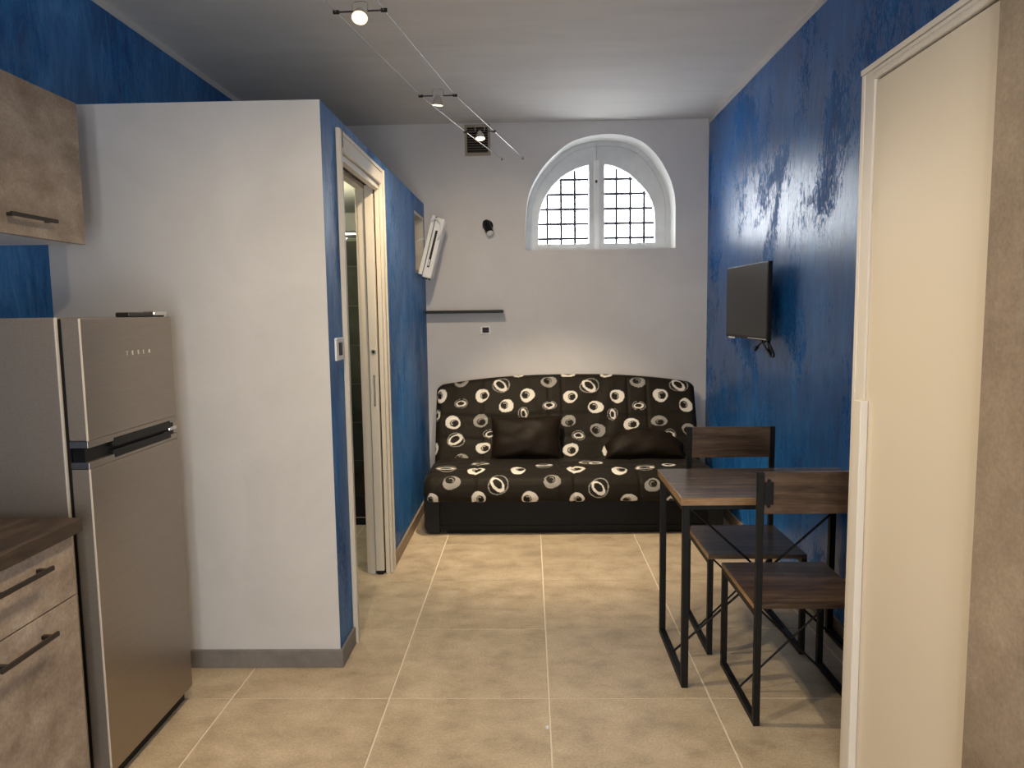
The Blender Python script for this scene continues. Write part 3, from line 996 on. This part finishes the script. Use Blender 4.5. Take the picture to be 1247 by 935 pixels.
def cushion(name, label, c, w, h, t, lean, yaw, sag=0.0, seed=0):
    n = 34
    o = thing(name, label, 'cushion', c)
    verts, faces = [], []
    for sgn in (1, -1):
        for i in range(n + 1):
            for j in range(n + 1):
                a, b = 2 * i / n - 1, 2 * j / n - 1
                k = (1 - abs(a) ** 2.6) * (1 - abs(b) ** 2.6)
                k = max(k, 0) ** 0.5
                pin = 1 - 0.07 * (1 - abs(a)) * (abs(b) ** 3) - 0.0
                pin2 = 1 - 0.07 * (1 - abs(b)) * (abs(a) ** 3)
                x = a * w / 2 * pin2
                z = b * h / 2 * pin
                wrk = 0.010 * noise.noise(Vector((a * 2.2 + seed, b * 2.2, sgn * 3.0 + seed))) * k
                wrk += 0.006 * math.sin(7 * a + 4 * b * b + seed) * k * max(0, -b)
                y = sgn * (t / 2 * k + wrk)
                z -= sag * (a ** 2) * (0.5 + b / 2) * h * 0.55
                verts.append((x, -y, z + h / 2))
    m_ = (n + 1) ** 2
    for i in range(n):
        for j in range(n):
            q = i * (n + 1) + j
            faces.append((q, q + n + 1, q + n + 2, q + 1))
            faces.append((m_ + q, m_ + q + 1, m_ + q + n + 2, m_ + q + n + 1))
    R_m = Matrix.Rotation(yaw, 3, 'Z') @ Matrix.Rotation(-lean, 3, 'X')
    vs2 = [tuple(Vector(c) + R_m @ Vector(v)) for v in verts]
    cov = link_mesh('cover', vs2, faces, M['cushion'], o)
    # stitched edge
    rim = []
    for k in range(4 * n):
        e_, f_ = divmod(k, n)
        i, j = ((f_, 0), (n, f_), (n - f_, n), (0, n - f_))[e_]
        rim.append(vs2[i * (n + 1) + j])
    rim.append(rim[0])
    obj('piping', tube(rim, 0.004, 6), M['cushion'], o, smooth=True)
    return o


cushion('cushion', 'square-cornered black velvet cushion upright against the middle of the sofa back', (-0.035, 5.095, 0.402), 0.50, 0.31, 0.14, math.radians(24), 0.0, 0.0, 1)
cushion('cushion', 'slumped black satin cushion lying low on the sofa beside the chair', (0.80, 5.05, 0.402), 0.56, 0.245, 0.17, math.radians(38), math.radians(-2), 1.0, 5)

# ================================================================== table
TZ = 0.745
tb = thing('dining_table', 'walnut-topped table with black steel sled legs beside the blue wall', 'table', (0.95, 2.92, 0))
top = obj('tabletop', box(0.558, XR - 0.003, 2.672, 3.172, TZ - 0.030, TZ, 0.0025), M['walnut_top'], tb)
obj('edge_band', box(0.555, XR - 0.003, 2.6695, 2.672, TZ - 0.029, TZ - 0.002), M['walnut_edge'], top)
obj('edge_band', box(0.5555, 0.5582, 2.672, 3.172, TZ - 0.029, TZ - 0.002), M['walnut_edge'], top)
LG = 0.0255
for x in (0.565, 1.302):
    for y in (2.632 + 0.045, 3.140):
        obj('leg', box(x, x + LG, y, y + LG, 0.0, TZ - 0.030, 0.0015), M['black_metal'], tb)
    obj('foot_rail', box(x, x + LG, 2.677 + LG, 3.140, 0.0, LG, 0.0015), M['black_metal'], tb)
    obj('top_rail', box(x, x + LG, 2.677 + LG, 3.140, TZ - 0.030 - LG, TZ - 0.030, 0.0015), M['black_metal'], tb)
for y in (2.677, 3.140):
    obj('apron_rail', box(0.565 + LG, 1.302, y, y + LG, TZ - 0.048, TZ - 0.030, 0.0015), M['black_metal'], tb)
ym = 2.92
obj('cross_brace', tube([(0.578, ym + 0.006, 0.022), (1.315, ym + 0.006, TZ - 0.045)], 0.0048, 8), M['black_metal'], tb, smooth=True)
obj('cross_brace', tube([(0.578, ym - 0.006, TZ - 0.045), (1.315, ym - 0.006, 0.022)], 0.0048, 8), M['black_metal'], tb, smooth=True)


# ================================================================== chairs
def make_chair(label):
    c = thing('dining_chair', label, 'chair', (0, 0, 0), None)
    w, d, ps = 0.405, 0.445, 0.022
    hw, hd, SZ = w / 2, d / 2, 0.43
    for s in (-1, 1):
        x0 = hw - ps if s > 0 else -hw
        obj('back_post', box(x0, x0 + ps, -hd, -hd + ps, 0.0, 0.895, 0.0015), M['black_metal'], c)
        obj('front_leg', box(x0, x0 + ps, hd - ps, hd, 0.0, SZ - 0.018, 0.0015), M['black_metal'], c)
        obj('foot_rail', box(x0, x0 + ps, -hd + ps, hd - ps, 0.0, ps, 0.0015), M['black_metal'], c)
        obj('seat_rail', box(x0, x0 + ps, -hd + ps, hd - ps, SZ - 0.018 - ps, SZ - 0.018, 0.0015), M['black_metal'], c)
        xp = x0 + ps if s < 0 else x0 - 0.030
        br = box(xp, xp + 0.030, -hd - 0.001, -hd + 0.004, 0.775, 0.872)
        bmesh.ops.bevel(br, geom=[e for e in br.edges if abs(e.verts[0].co.y - e.verts[1].co.y) > 0.002], offset=0.010, segments=4, affect='EDGES')
        obj('bracket', br, M['black_metal'], c)
    seat_ = obj('seat', box(-hw + 0.001, hw - 0.001, -hd + ps + 0.001, hd, SZ - 0.018, SZ, 0.002), M['walnut'], c)
    obj('edge_band', box(-hw - 0.0005, -hw + 0.001, -hd + ps + 0.002, hd - 0.002, SZ - 0.017, SZ - 0.001), M['walnut_edge'], seat_)
    obj('edge_band', box(hw - 0.001, hw + 0.0005, -hd + ps + 0.002, hd - 0.002, SZ - 0.017, SZ - 0.001), M['walnut_edge'], seat_)
    obj('backrest', box(-hw + ps, hw - ps, -hd + 0.004, -hd + 0.020, 0.752, 0.895, 0.002), M['walnut'], c)
    obj('cross_brace', tube([(-hw + 0.012, 0.005, 0.018), (hw - 0.012, 0.005, SZ - 0.03)], 0.0042, 8), M['black_metal'], c, smooth=True)
    obj('cross_brace', tube([(-hw + 0.012, -0.005, SZ - 0.03), (hw - 0.012, -0.005, 0.018)], 0.0042, 8), M['black_metal'], c, smooth=True)
    return c


def copy_tree(o, parent=None):
    c = o.copy()
    COL.objects.link(c)
    c.parent = parent
    for chd in o.children:
        copy_tree(chd, c)
    return c


chair_a = make_chair('walnut and black steel chair tucked in beside the white closet door')
chair_b = copy_tree(chair_a)
chair_a.location = (0.962, 2.640, 0)
chair_b.location = (0.930, 3.170, 0)
chair_b.rotation_euler = (0, 0, math.pi)
chair_b['label'] = 'walnut and black steel chair tucked in on the sofa side of the table'
for c in (chair_a, chair_b):
    c['group'] = 'chairs at the dining table'

# ================================================================== television
tv = thing('television', 'flat black television on a bracket on the blue wall', 'television', (1.24, 4.25, 1.26))
A = Vector((1.255, 3.90, 1.268)); B = Vector((1.226, 4.60, 1.268))
dirv = (B - A).normalized()
nrm = Vector((-dirv.y, dirv.x, 0))      # towards the room (-x)
if nrm.x > 0:
    nrm = -nrm
HT = 0.42
def slab(s0, s1, d0, d1, z0, z1, bevel=0.0):
    b = box(s0, s1, d0, d1, z0, z1, bevel)
    for v in b.verts:
        s, d, z = v.co
        q = A + dirv * s + nrm * d
        v.co = Vector((q.x, q.y, A.z + z))
    return b
LTV = (B - A).length
obj('bezel', slab(0, LTV, -0.024, 0.0, 0, HT, 0.003), M['black'], tv)
obj('screen', slab(0.010, LTV - 0.010, 0.0, 0.0012, 0.018, HT - 0.010), M['screen'], tv)
obj('rear_housing', slab(0.12, LTV - 0.12, -0.052, -0.024, 0.06, HT - 0.10, 0.006), M['black'], tv)
obj('badge', slab(LTV - 0.17, LTV - 0.06, -0.002, 0.0018, -0.006, 0.004), M['white_pl'], tv)
obj('bottom_strip', slab(0.010, 0.30, 0.0, 0.0016, 0.004, 0.009), M['chrome'], tv)
br = obj('wall_bracket', box(1.285, XR, 4.18, 4.30, 1.38, 1.56, 0.003), M['black_metal'], tv)
cab = thing('power_cable', 'tangle of black cable hanging under the television', 'cable', (1.27, 3.95, 1.2))
pts = spline([(1.29, 4.06, 1.33), (1.27, 4.02, 1.265), (1.268, 3.97, 1.235), (1.27, 3.90, 1.20), (1.275, 3.86, 1.185), (1.275, 3.845, 1.20), (1.272, 3.88, 1.235), (1.275, 3.96, 1.27), (1.285, 4.02, 1.31)], 8)
obj('cord', tube(pts, 0.0055, 6), M['black'], cab, smooth=True)
pts = spline([(1.28, 3.93, 1.30), (1.27, 3.97, 1.262), (1.262, 4.03, 1.248), (1.26, 4.085, 1.222)], 8)
obj('cord', tube(pts, 0.005, 6), M['black'], cab, smooth=True)
obj('plug', cyl((1.26, 4.075, 1.227), (1.26, 4.115, 1.207), 0.009, 0.007, 10), M['black'], cab, smooth=True)
pts = spline([(1.285, 3.95, 1.30), (1.275, 3.92, 1.25), (1.272, 3.88, 1.215), (1.275, 3.90, 1.185), (1.28, 3.94, 1.22), (1.285, 3.97, 1.29)], 8)
obj('cord', tube(pts, 0.006, 6), M['black'], cab, smooth=True)

# ================================================================== refrigerator
FX, FY0, FY1, FZ = -1.29, 2.068, 2.606, 1.443
fr = thing('refrigerator', 'brushed steel two-door refrigerator beside the white partition', 'refrigerator', (-1.58, 2.31, 0))
obj('cabinet_body', box(XL + 0.01, FX - 0.072, FY0, FY1, 0.03, FZ, 0.004), M['grey_side'], fr)
obj('body_edge', box(FX - 0.0735, FX - 0.068, FY0 - 0.001, FY0 + 0.006, 0.03, FZ), M['steel_light'], fr)
obj('door_gasket', box(FX - 0.068, FX - 0.056, FY0 + 0.008, FY1 - 0.008, 0.06, FZ - 0.004), M['black'], fr)
obj('plinth', box(XL + 0.03, FX - 0.03, FY0 + 0.01, FY1 - 0.01, 0.0, 0.05), M['black'], fr)
ud = obj('freezer_door', box(FX - 0.056, FX, FY0, FY1, 1.083, FZ - 0.002, 0.004), M['steel'], fr)
ld = obj('fridge_door', box(FX - 0.056, FX, FY0, FY1, 0.052, 1.000, 0.004), M['steel'], fr)
for d_ in (ud, ld):
    d_.data.materials.append(M['grey_side'])
    for p_ in d_.data.polygons:
        if p_.normal.y < -0.9:
            p_.material_index = 1
hd_ = obj('handle_recess', box(FX - 0.050, FX - 0.014, FY0 + 0.004, FY1 - 0.004, 1.010, 1.073), M['black'], fr)
obj('door_end_strip', box(FX - 0.056, FX - 0.0005, FY0, FY1, 1.062, 1.083, 0.002), M['steel'], ud)
obj('door_end_strip', box(FX - 0.056, FX - 0.0005, FY0, FY1, 1.000, 1.020, 0.002), M['steel'], ld)
obj('grip', box(FX - 0.030, FX + 0.001, FY0 + 0.13, FY1 - 0.05, 1.044, 1.072, 0.004), M['black'], ud)
obj('grip', box(FX - 0.030, FX + 0.001, FY0 + 0.13, FY1 - 0.05, 1.008, 1.034, 0.004), M['black'], ld)
obj('middle_hinge', box(FX - 0.03, FX - 0.004, FY1 - 0.05, FY1 + 0.002, 1.034, 1.046, 0.002), M['chrome'], fr)
obj('door_corner_edge', box(FX - 0.0035, FX + 0.0006, FY0 - 0.0006, FY0 + 0.0035, 1.083, FZ - 0.004), M['steel_light'], ud)
obj('door_corner_edge', box(FX - 0.0035, FX + 0.0006, FY0 - 0.0006, FY0 + 0.0035, 0.054, 1.000), M['steel_light'], ld)
obj('top_hinge', box(FX - 0.060, FX - 0.012, FY1 - 0.25, FY1 - 0.02, FZ - 0.002, FZ + 0.014, 0.004), M['dark_metal'], fr)
obj('hinge_cover', box(FX - 0.050, FX - 0.006, FY1 - 0.10, FY1 - 0.015, FZ + 0.002, FZ + 0.018, 0.005), M['chrome'], fr)


def text_mesh(name, txt, size, origin, xdir, ydir, mat, parent, spacing=1.0, depth=0.0006):
    cu = bpy.data.curves.new('txt', 'FONT')
    cu.body = txt
    cu.size = size
    cu.space_character = spacing
    cu.extrude = depth
    to = bpy.data.objects.new('txt', cu)
    COL.objects.link(to)
    dg = bpy.context.evaluated_depsgraph_get()
    me = bpy.data.meshes.new_from_object(to.evaluated_get(dg))
    bpy.data.objects.remove(to, do_unlink=True)
    xd, yd = Vector(xdir), Vector(ydir)
    zd = xd.cross(yd)
    off = world_loc(parent)
    for v in me.vertices:
        v.co = Vector(origin) + xd * v.co.x + yd * v.co.y + zd * v.co.z - off
    me.materials.clear()
    me.materials.append(mat)
    me.name = name
    o = bpy.data.objects.new(name, me)
    COL.objects.link(o)
    o.parent = parent
    return o


for k, ch_ in enumerate('TESLA'):
    text_mesh('letter', ch_, 0.019, (FX + 0.0006, 2.300 + 0.034 * k, 1.320), (0, 1, 0), (0, 0, 1), M['white_letters'], ud)

# ================================================================== kitchen units
CF = -1.278
kb = thing('base_cabinet', 'concrete-look base cabinet with two pull handles under the worktop', 'cabinet', (-1.58, 1.72, 0))
KY0, KY1 = 1.49, 1.946
obj('carcass', box(XL + 0.005, CF - 0.022, KY0 + 0.002, KY1 - 0.002, 0.10, 0.845), M['black'], kb)
obj('plinth', box(XL + 0.03, CF - 0.06, KY0 + 0.002, KY1 - 0.002, 0.0, 0.10), M['black'], kb)
def bar_handle(y0, y1, z, x, parent):
    h = obj('handle', box(x + 0.022, x + 0.030, y0, y1, z - 0.006, z + 0.006, 0.001), M['dark_metal'], parent)
    for y in (y0 + 0.018, y1 - 0.03):
        obj('handle_post', box(x, x + 0.022, y, y + 0.012, z - 0.005, z + 0.005), M['dark_metal'], h)
    return h
dr = obj('drawer_front', box(CF - 0.020, CF, KY0, KY1, 0.674, 0.838, 0.001), M['concrete'], kb)
bar_handle(1.612, 1.822, 0.793, CF, dr)
dr2 = obj('door', box(CF - 0.020, CF, KY0, KY1, 0.105, 0.670, 0.001), M['concrete'], kb)
bar_handle(1.612, 1.822, 0.615, CF, dr2)
tag(obj('worktop', box(XL + 0.001, -1.262, KY0 - 0.02, 1.972, 0.8455, 0.884, 0.0015), M['worktop']), 'dark oak worktop slab ending at the refrigerator', 'worktop')

ku = thing('wall_cabinet', 'concrete-look wall cabinet with one dark handle hung above the refrigerator', 'cabinet', (-1.71, 2.255, 1.695))
obj('carcass', box(XL + 0.001, -1.572, 1.958, 2.553, 1.697, 2.172), M['white_pl'], ku)
ud2 = obj('door', box(-1.570, -1.550, 1.955, 2.555, 1.695, 2.174, 0.001), M['concrete'], ku)
h = obj('handle', box(-1.528, -1.520, 2.155, 2.368, 1.746, 1.758, 0.001), M['dark_metal'], ud2)
for y in (2.17, 2.34):
    obj('handle_post', box(-1.55, -1.528, y, y + 0.012, 1.747, 1.757), M['dark_metal'], h)

# ================================================================== closet with tall pull strip
cl = thing('closet', 'tall cream white closet door with fluted trim beside the concrete pier', 'closet', (1.15, 1.84, 0))
CXF = 0.952
obj('closet_body', box(CXF + 0.02, XR - 0.001, 1.523, 2.160, 0.0, 2.095), M['closet_trim'], cl)
obj('side_trim', box(CXF - 0.002, CXF + 0.03, 2.092, 2.164, 0.0, 2.0895, 0.001), M['closet_trim'], cl)
hz = obj('head_trim', box(CXF - 0.002, CXF + 0.03, 1.523, 2.0915, 2.062, 2.0895, 0.001), M['closet_trim'], cl)
for k, (z0, z1, dx) in enumerate(((2.0905, 2.105, 0.010), (2.078, 2.087, 0.008), (2.064, 2.073, 0.007))):
    obj('trim_reed', box(CXF - dx + 0.002, CXF + (0.03 if k == 0 else 0.0), 1.523, 2.164 if k == 0 else 2.095, z0, z1, 0.001), M['closet_trim'], hz)
obj('side_reed', box(CXF - 0.004, CXF, 2.146, 2.164, 0.0, 2.089, 0.001), M['closet_trim'], cl)
cd = obj('door', box(CXF + 0.004, CXF + 0.024, 1.526, 2.090, 0.008, 2.056, 0.001), M['closet_w'], cl)
obj('door_shadow_gap', box(CXF + 0.014, CXF + 0.03, 1.526, 2.090, 2.054, 2.064), M['black'], cl)
obj('pull_strip', box(CXF - 0.018, CXF + 0.004, 2.072, 2.118, 0.05, 1.178, 0.003), M['closet_trim'], cd)
obj('door_edge_strip', box(CXF - 0.001, CXF + 0.006, 1.5235, 1.533, 0.008, 2.056), M['closet_trim'], cd)

# ================================================================== small wall things
sh = obj('wall_shelf', box(-0.777, -0.198, YB - 0.15, YB, 1.431, 1.453, 0.002), M['black'])
tag(sh, 'thin black shelf on the white wall above the socket', 'shelf')
so = thing('wall_socket', 'white socket plate with black insert under the shelf', 'socket', (-0.337, YB, 1.30))
obj('plate', box(-0.377, -0.297, YB - 0.009, YB, 1.268, 1.334, 0.003), M['white_pl'], so)
obj('insert', box(-0.362, -0.312, YB - 0.012, YB - 0.009, 1.281, 1.321, 0.001), M['black'], so)
sw = thing('light_switch', 'white switch plate with black rocker beside the pocket door', 'switch', (BX, 2.99, 1.297))
obj('plate', box(BX, BX + 0.009, 2.932, 3.050, 1.252, 1.345, 0.003), M['white_pl'], sw)
obj('rocker', box(BX + 0.009, BX + 0.012, 2.968, 3.014, 1.272, 1.325, 0.001), M['black'], sw)
ve = thing('vent_grille', 'brown louvred vent grille high on the white wall', 'vent', (-0.374, YB, 2.60))
bm = bmesh.new()
for a in ((-0.470, -0.452, 2.602, 2.828), (-0.296, -0.278, 2.602, 2.828), (-0.452, -0.296, 2.602, 2.622), (-0.452, -0.296, 2.808, 2.828)):
    box(a[0], a[1], YB - 0.012, YB, a[2], a[3], bm=bm)
obj('frame', bm, M['vent_frame'], ve)
obj('backing', box(-0.452, -0.296, YB - 0.003, YB, 2.622, 2.808), M['black'], ve)
for k in range(10):
    z = 2.628 + k * 0.0185
    b = box(-0.452, -0.296, YB - 0.014, YB - 0.002, z, z + 0.004)
    for v in b.verts:
        if v.co.y < YB - 0.01:
            v.co.z -= 0.006
    obj('louvre', b, M['vent_brown'], ve)

# black wall spot
ws_ = thing('wall_spotlight', 'small black spotlight on the white wall beside the arched window', 'spotlight', (-0.296, YB, 2.07))
obj('mount', lathe([(0.040, 0.0), (0.040, 0.018), (0.030, 0.026)], (-0.308, YB, 2.087), (0, -1, 0)), M['black'], ws_, smooth=True)
obj('knuckle', lathe([(0.012, 0.0), (0.015, 0.03), (0.012, 0.05)], (-0.308, YB - 0.02, 2.087), (0.1, -1, -0.15)), M['black'], ws_, smooth=True)
ax = Vector((0.28, -0.55, -0.78)).normalized()
o0 = Vector((-0.312, YB - 0.055, 2.088))
hd2 = obj('lamp_head', lathe([(0.0, -0.035), (0.024, -0.03), (0.032, -0.01), (0.030, 0.05), (0.027, 0.085)], o0, ax), M['black'], ws_, smooth=True)
obj('lens', lathe([(0.026, 0.083), (0.026, 0.087), (0.0, 0.089)], o0, ax), M['white_pl'], hd2, smooth=True)

# tilted vent/lamp unit on the partition
em = thing('emergency_lamp', 'slim white emergency lamp tilted out of the small high opening', 'lamp', (BX + 0.03, 5.2, 1.70))
def tilt(b, base, ang):
    for v in b.verts:
        dx, dz = v.co.x - base[0], v.co.z - base[2]
        v.co.x = base[0] + dx * math.cos(ang) + dz * math.sin(ang)
        v.co.z = base[2] - dx * math.sin(ang) + dz * math.cos(ang)
    return b
eb = (BX + 0.005, 5.2, 1.70)
ta = math.radians(15)
obj('back_plate', tilt(box(eb[0], eb[0] + 0.028, 5.17, 5.30, 1.715, 2.135, 0.005), eb, ta), M['white_pl'], em)
obj('seal', tilt(box(eb[0] + 0.028, eb[0] + 0.033, 5.172, 5.30, 1.71, 2.13), eb, ta), M['black'], em)
body = obj('housing', tilt(box(eb[0] + 0.033, eb[0] + 0.098, 5.155, 5.30, 1.70, 2.125, 0.008), eb, ta), M['white_pl'], em)
obj('tube_slot', tilt(box(eb[0] + 0.052, eb[0] + 0.068, 5.1515, 5.156, 1.775, 2.035, 0.001), eb, ta), M['black'], body)
obj('tube', tilt(box(eb[0] + 0.055, eb[0] + 0.063, 5.150, 5.153, 1.785, 1.83), eb, ta), M['white_pl'], body)
for k in range(3):
    obj('foot', tilt(box(eb[0] + 0.035 + 0.022 * k, eb[0] + 0.047 + 0.022 * k, 5.17, 5.20, 1.690, 1.702), eb, ta), M['black'], body)
cpts = spline([(-0.675, 5.15, 2.075), (-0.640, 5.13, 2.085), (-0.612, 5.12, 2.06), (-0.606, 5.12, 2.01), (-0.622, 5.13, 1.965), (-0.635, 5.158, 1.945)], 8)
obj('cable', tube(cpts, 0.007, 8), M['white_pl'], em, smooth=True)
cpts = spline([(-0.735, 5.17, 1.955), (-0.76, 5.16, 1.95), (-0.785, 5.17, 1.935), (-0.83, 5.2, 1.93)], 8)
obj('cable', tube(cpts, 0.005, 8), M['white_pl'], em, smooth=True)

# ================================================================== cable lights
def wire(name, pts, label):
    o = thing(name, label, 'cable', pts[-1], 'low-voltage lighting cables')
    obj('strand', tube(pts, 0.0017, 6), M['wire'], o, smooth=True)
    e = Vector(pts[-1]); q = (Vector(pts[-2]) - e).normalized()
    obj('tensioner', cyl(e + q * 0.005, e + q * 0.075, 0.006, 0.004, 10), M['chrome'], o, smooth=True)
    obj('wall_hook', cyl((e.x, YB, e.z), (e.x, YB - 0.03, e.z), 0.008, 0.006, 10), M['dark_metal'], o, smooth=True)
    s = Vector(pts[0])
    obj('ceiling_post', cyl((s.x, s.y, s.z - 0.008), (s.x, s.y, ZC), 0.006, None, 10), M['chrome'], o, smooth=True)
    return o
wl = [(-0.80, 1.05, 2.42), (-0.628, 2.375, 2.425), (-0.627, 2.505, 2.433), (-0.488, 3.455, 2.431), (-0.340, 4.115, 2.425), (-0.195, YB - 0.02, 2.575)]
wr_ = [(-0.645, 1.05, 2.42), (-0.475, 2.375, 2.425), (-0.468, 2.505, 2.436), (-0.330, 3.455, 2.431), (-0.183, 4.115, 2.425), (-0.038, YB - 0.02, 2.578)]
wire('lighting_cable', wl, 'thin steel lighting cable strung along the ceiling nearer the partition')
wire('lighting_cable', wr_, 'thin steel lighting cable strung along the ceiling nearer the window')


def cable_lamp(pl, pr, aim, label, drop=0.02, beam=None, watts=None, size=150):
    pl, pr = Vector(pl), Vector(pr)
    mid = (pl + pr) / 2
    o = thing('cable_spotlight', label, 'spotlight', mid, 'spotlights on the lighting cables')
    d = (pr - pl).normalized()
    obj('rod', cyl(pl, pl + d * 0.055, 0.003, None, 8), M['dark_metal'], o, smooth=True)
    obj('rod', cyl(pr, pr - d * 0.055, 0.003, None, 8), M['dark_metal'], o, smooth=True)
    for q, s in ((pl, -1), (pr, 1)):
        obj('clip', cyl(q - d * 0.010, q + d * 0.010, 0.0065, None, 10), M['black'], o, smooth=True)
    aim = Vector(aim).normalized()
    c = mid + aim * drop
    arc = [mid - d * 0.024 + Vector((0, 0, 0.0)), mid - d * 0.022 + Vector((0, 0, 0.028)), mid + d * 0.022 + Vector((0, 0, 0.028)), mid + d * 0.024]
    obj('yoke', tube(spline(arc, 5), 0.002, 6), M['chrome'], o, smooth=True)
    hd3 = obj('lamp_cup', lathe([(0.009, -0.022), (0.012, -0.015), (0.020, 0.0), (0.0265, 0.018), (0.0275, 0.022), (0.0255, 0.022), (0.0245, 0.019)], c, aim), M['chrome'], o, smooth=True)
    obj('lens', lathe([(0.0245, 0.0195), (0.024, 0.0215), (0.0, 0.0235)], c, aim), M['lens'], hd3, smooth=True)
    l = bpy.data.lights.new('spot_light', 'SPOT')
    l.energy = SPOT_W * (watts or 1.0)
    l.color = (1.0, 0.80, 0.54)
    l.spot_size = math.radians(size)
    l.spot_blend = 0.75
    l.shadow_soft_size = 0.024
    lo_ = bpy.data.objects.new('spot_light', l)
    lo_.location = c + aim * 0.035
    if beam:
        aim = Vector(beam).normalized()
    lo_.rotation_euler = aim.to_track_quat('-Z', 'Y').to_euler()
    COL.objects.link(lo_)
    return o


cable_lamp((-0.627, 2.505, 2.433), (-0.468, 2.505, 2.436), (0.05, -0.55, -0.83), 'glowing cable spotlight facing out over the partition corner', 0.012, beam=(0.25, -0.45, -0.86), watts=1.5, size=120)
cable_lamp((-0.488, 3.455, 2.431), (-0.330, 3.455, 2.431), (-0.08, 0.10, -1.0), 'middle cable spotlight pointing straight down to the floor', beam=(0.08, 0.62, -0.70), watts=1.15, size=118)
cable_lamp((-0.340, 4.115, 2.425), (-0.183, 4.115, 2.425), (0.05, -0.25, -0.97), 'cable spotlight hanging in front of the vent grille', beam=(0.20, 0.28, -0.94), watts=3.6, size=78)
cable_lamp((-0.742, 1.50, 2.421), (-0.587, 1.50, 2.421), (0.2, 0.35, -0.92), 'added cable spotlight, out of view, above the kitchen worktop')  # fourth spotlight, out of view, added for extra light

# speck on the floor
sp = obj('tile_spacer', box(0.041, 0.051, 2.400, 2.410, 0.0, 0.008, 0.001), M['white_pl'])
tag(sp, 'tiny white plastic scrap on the floor joint', 'debris')
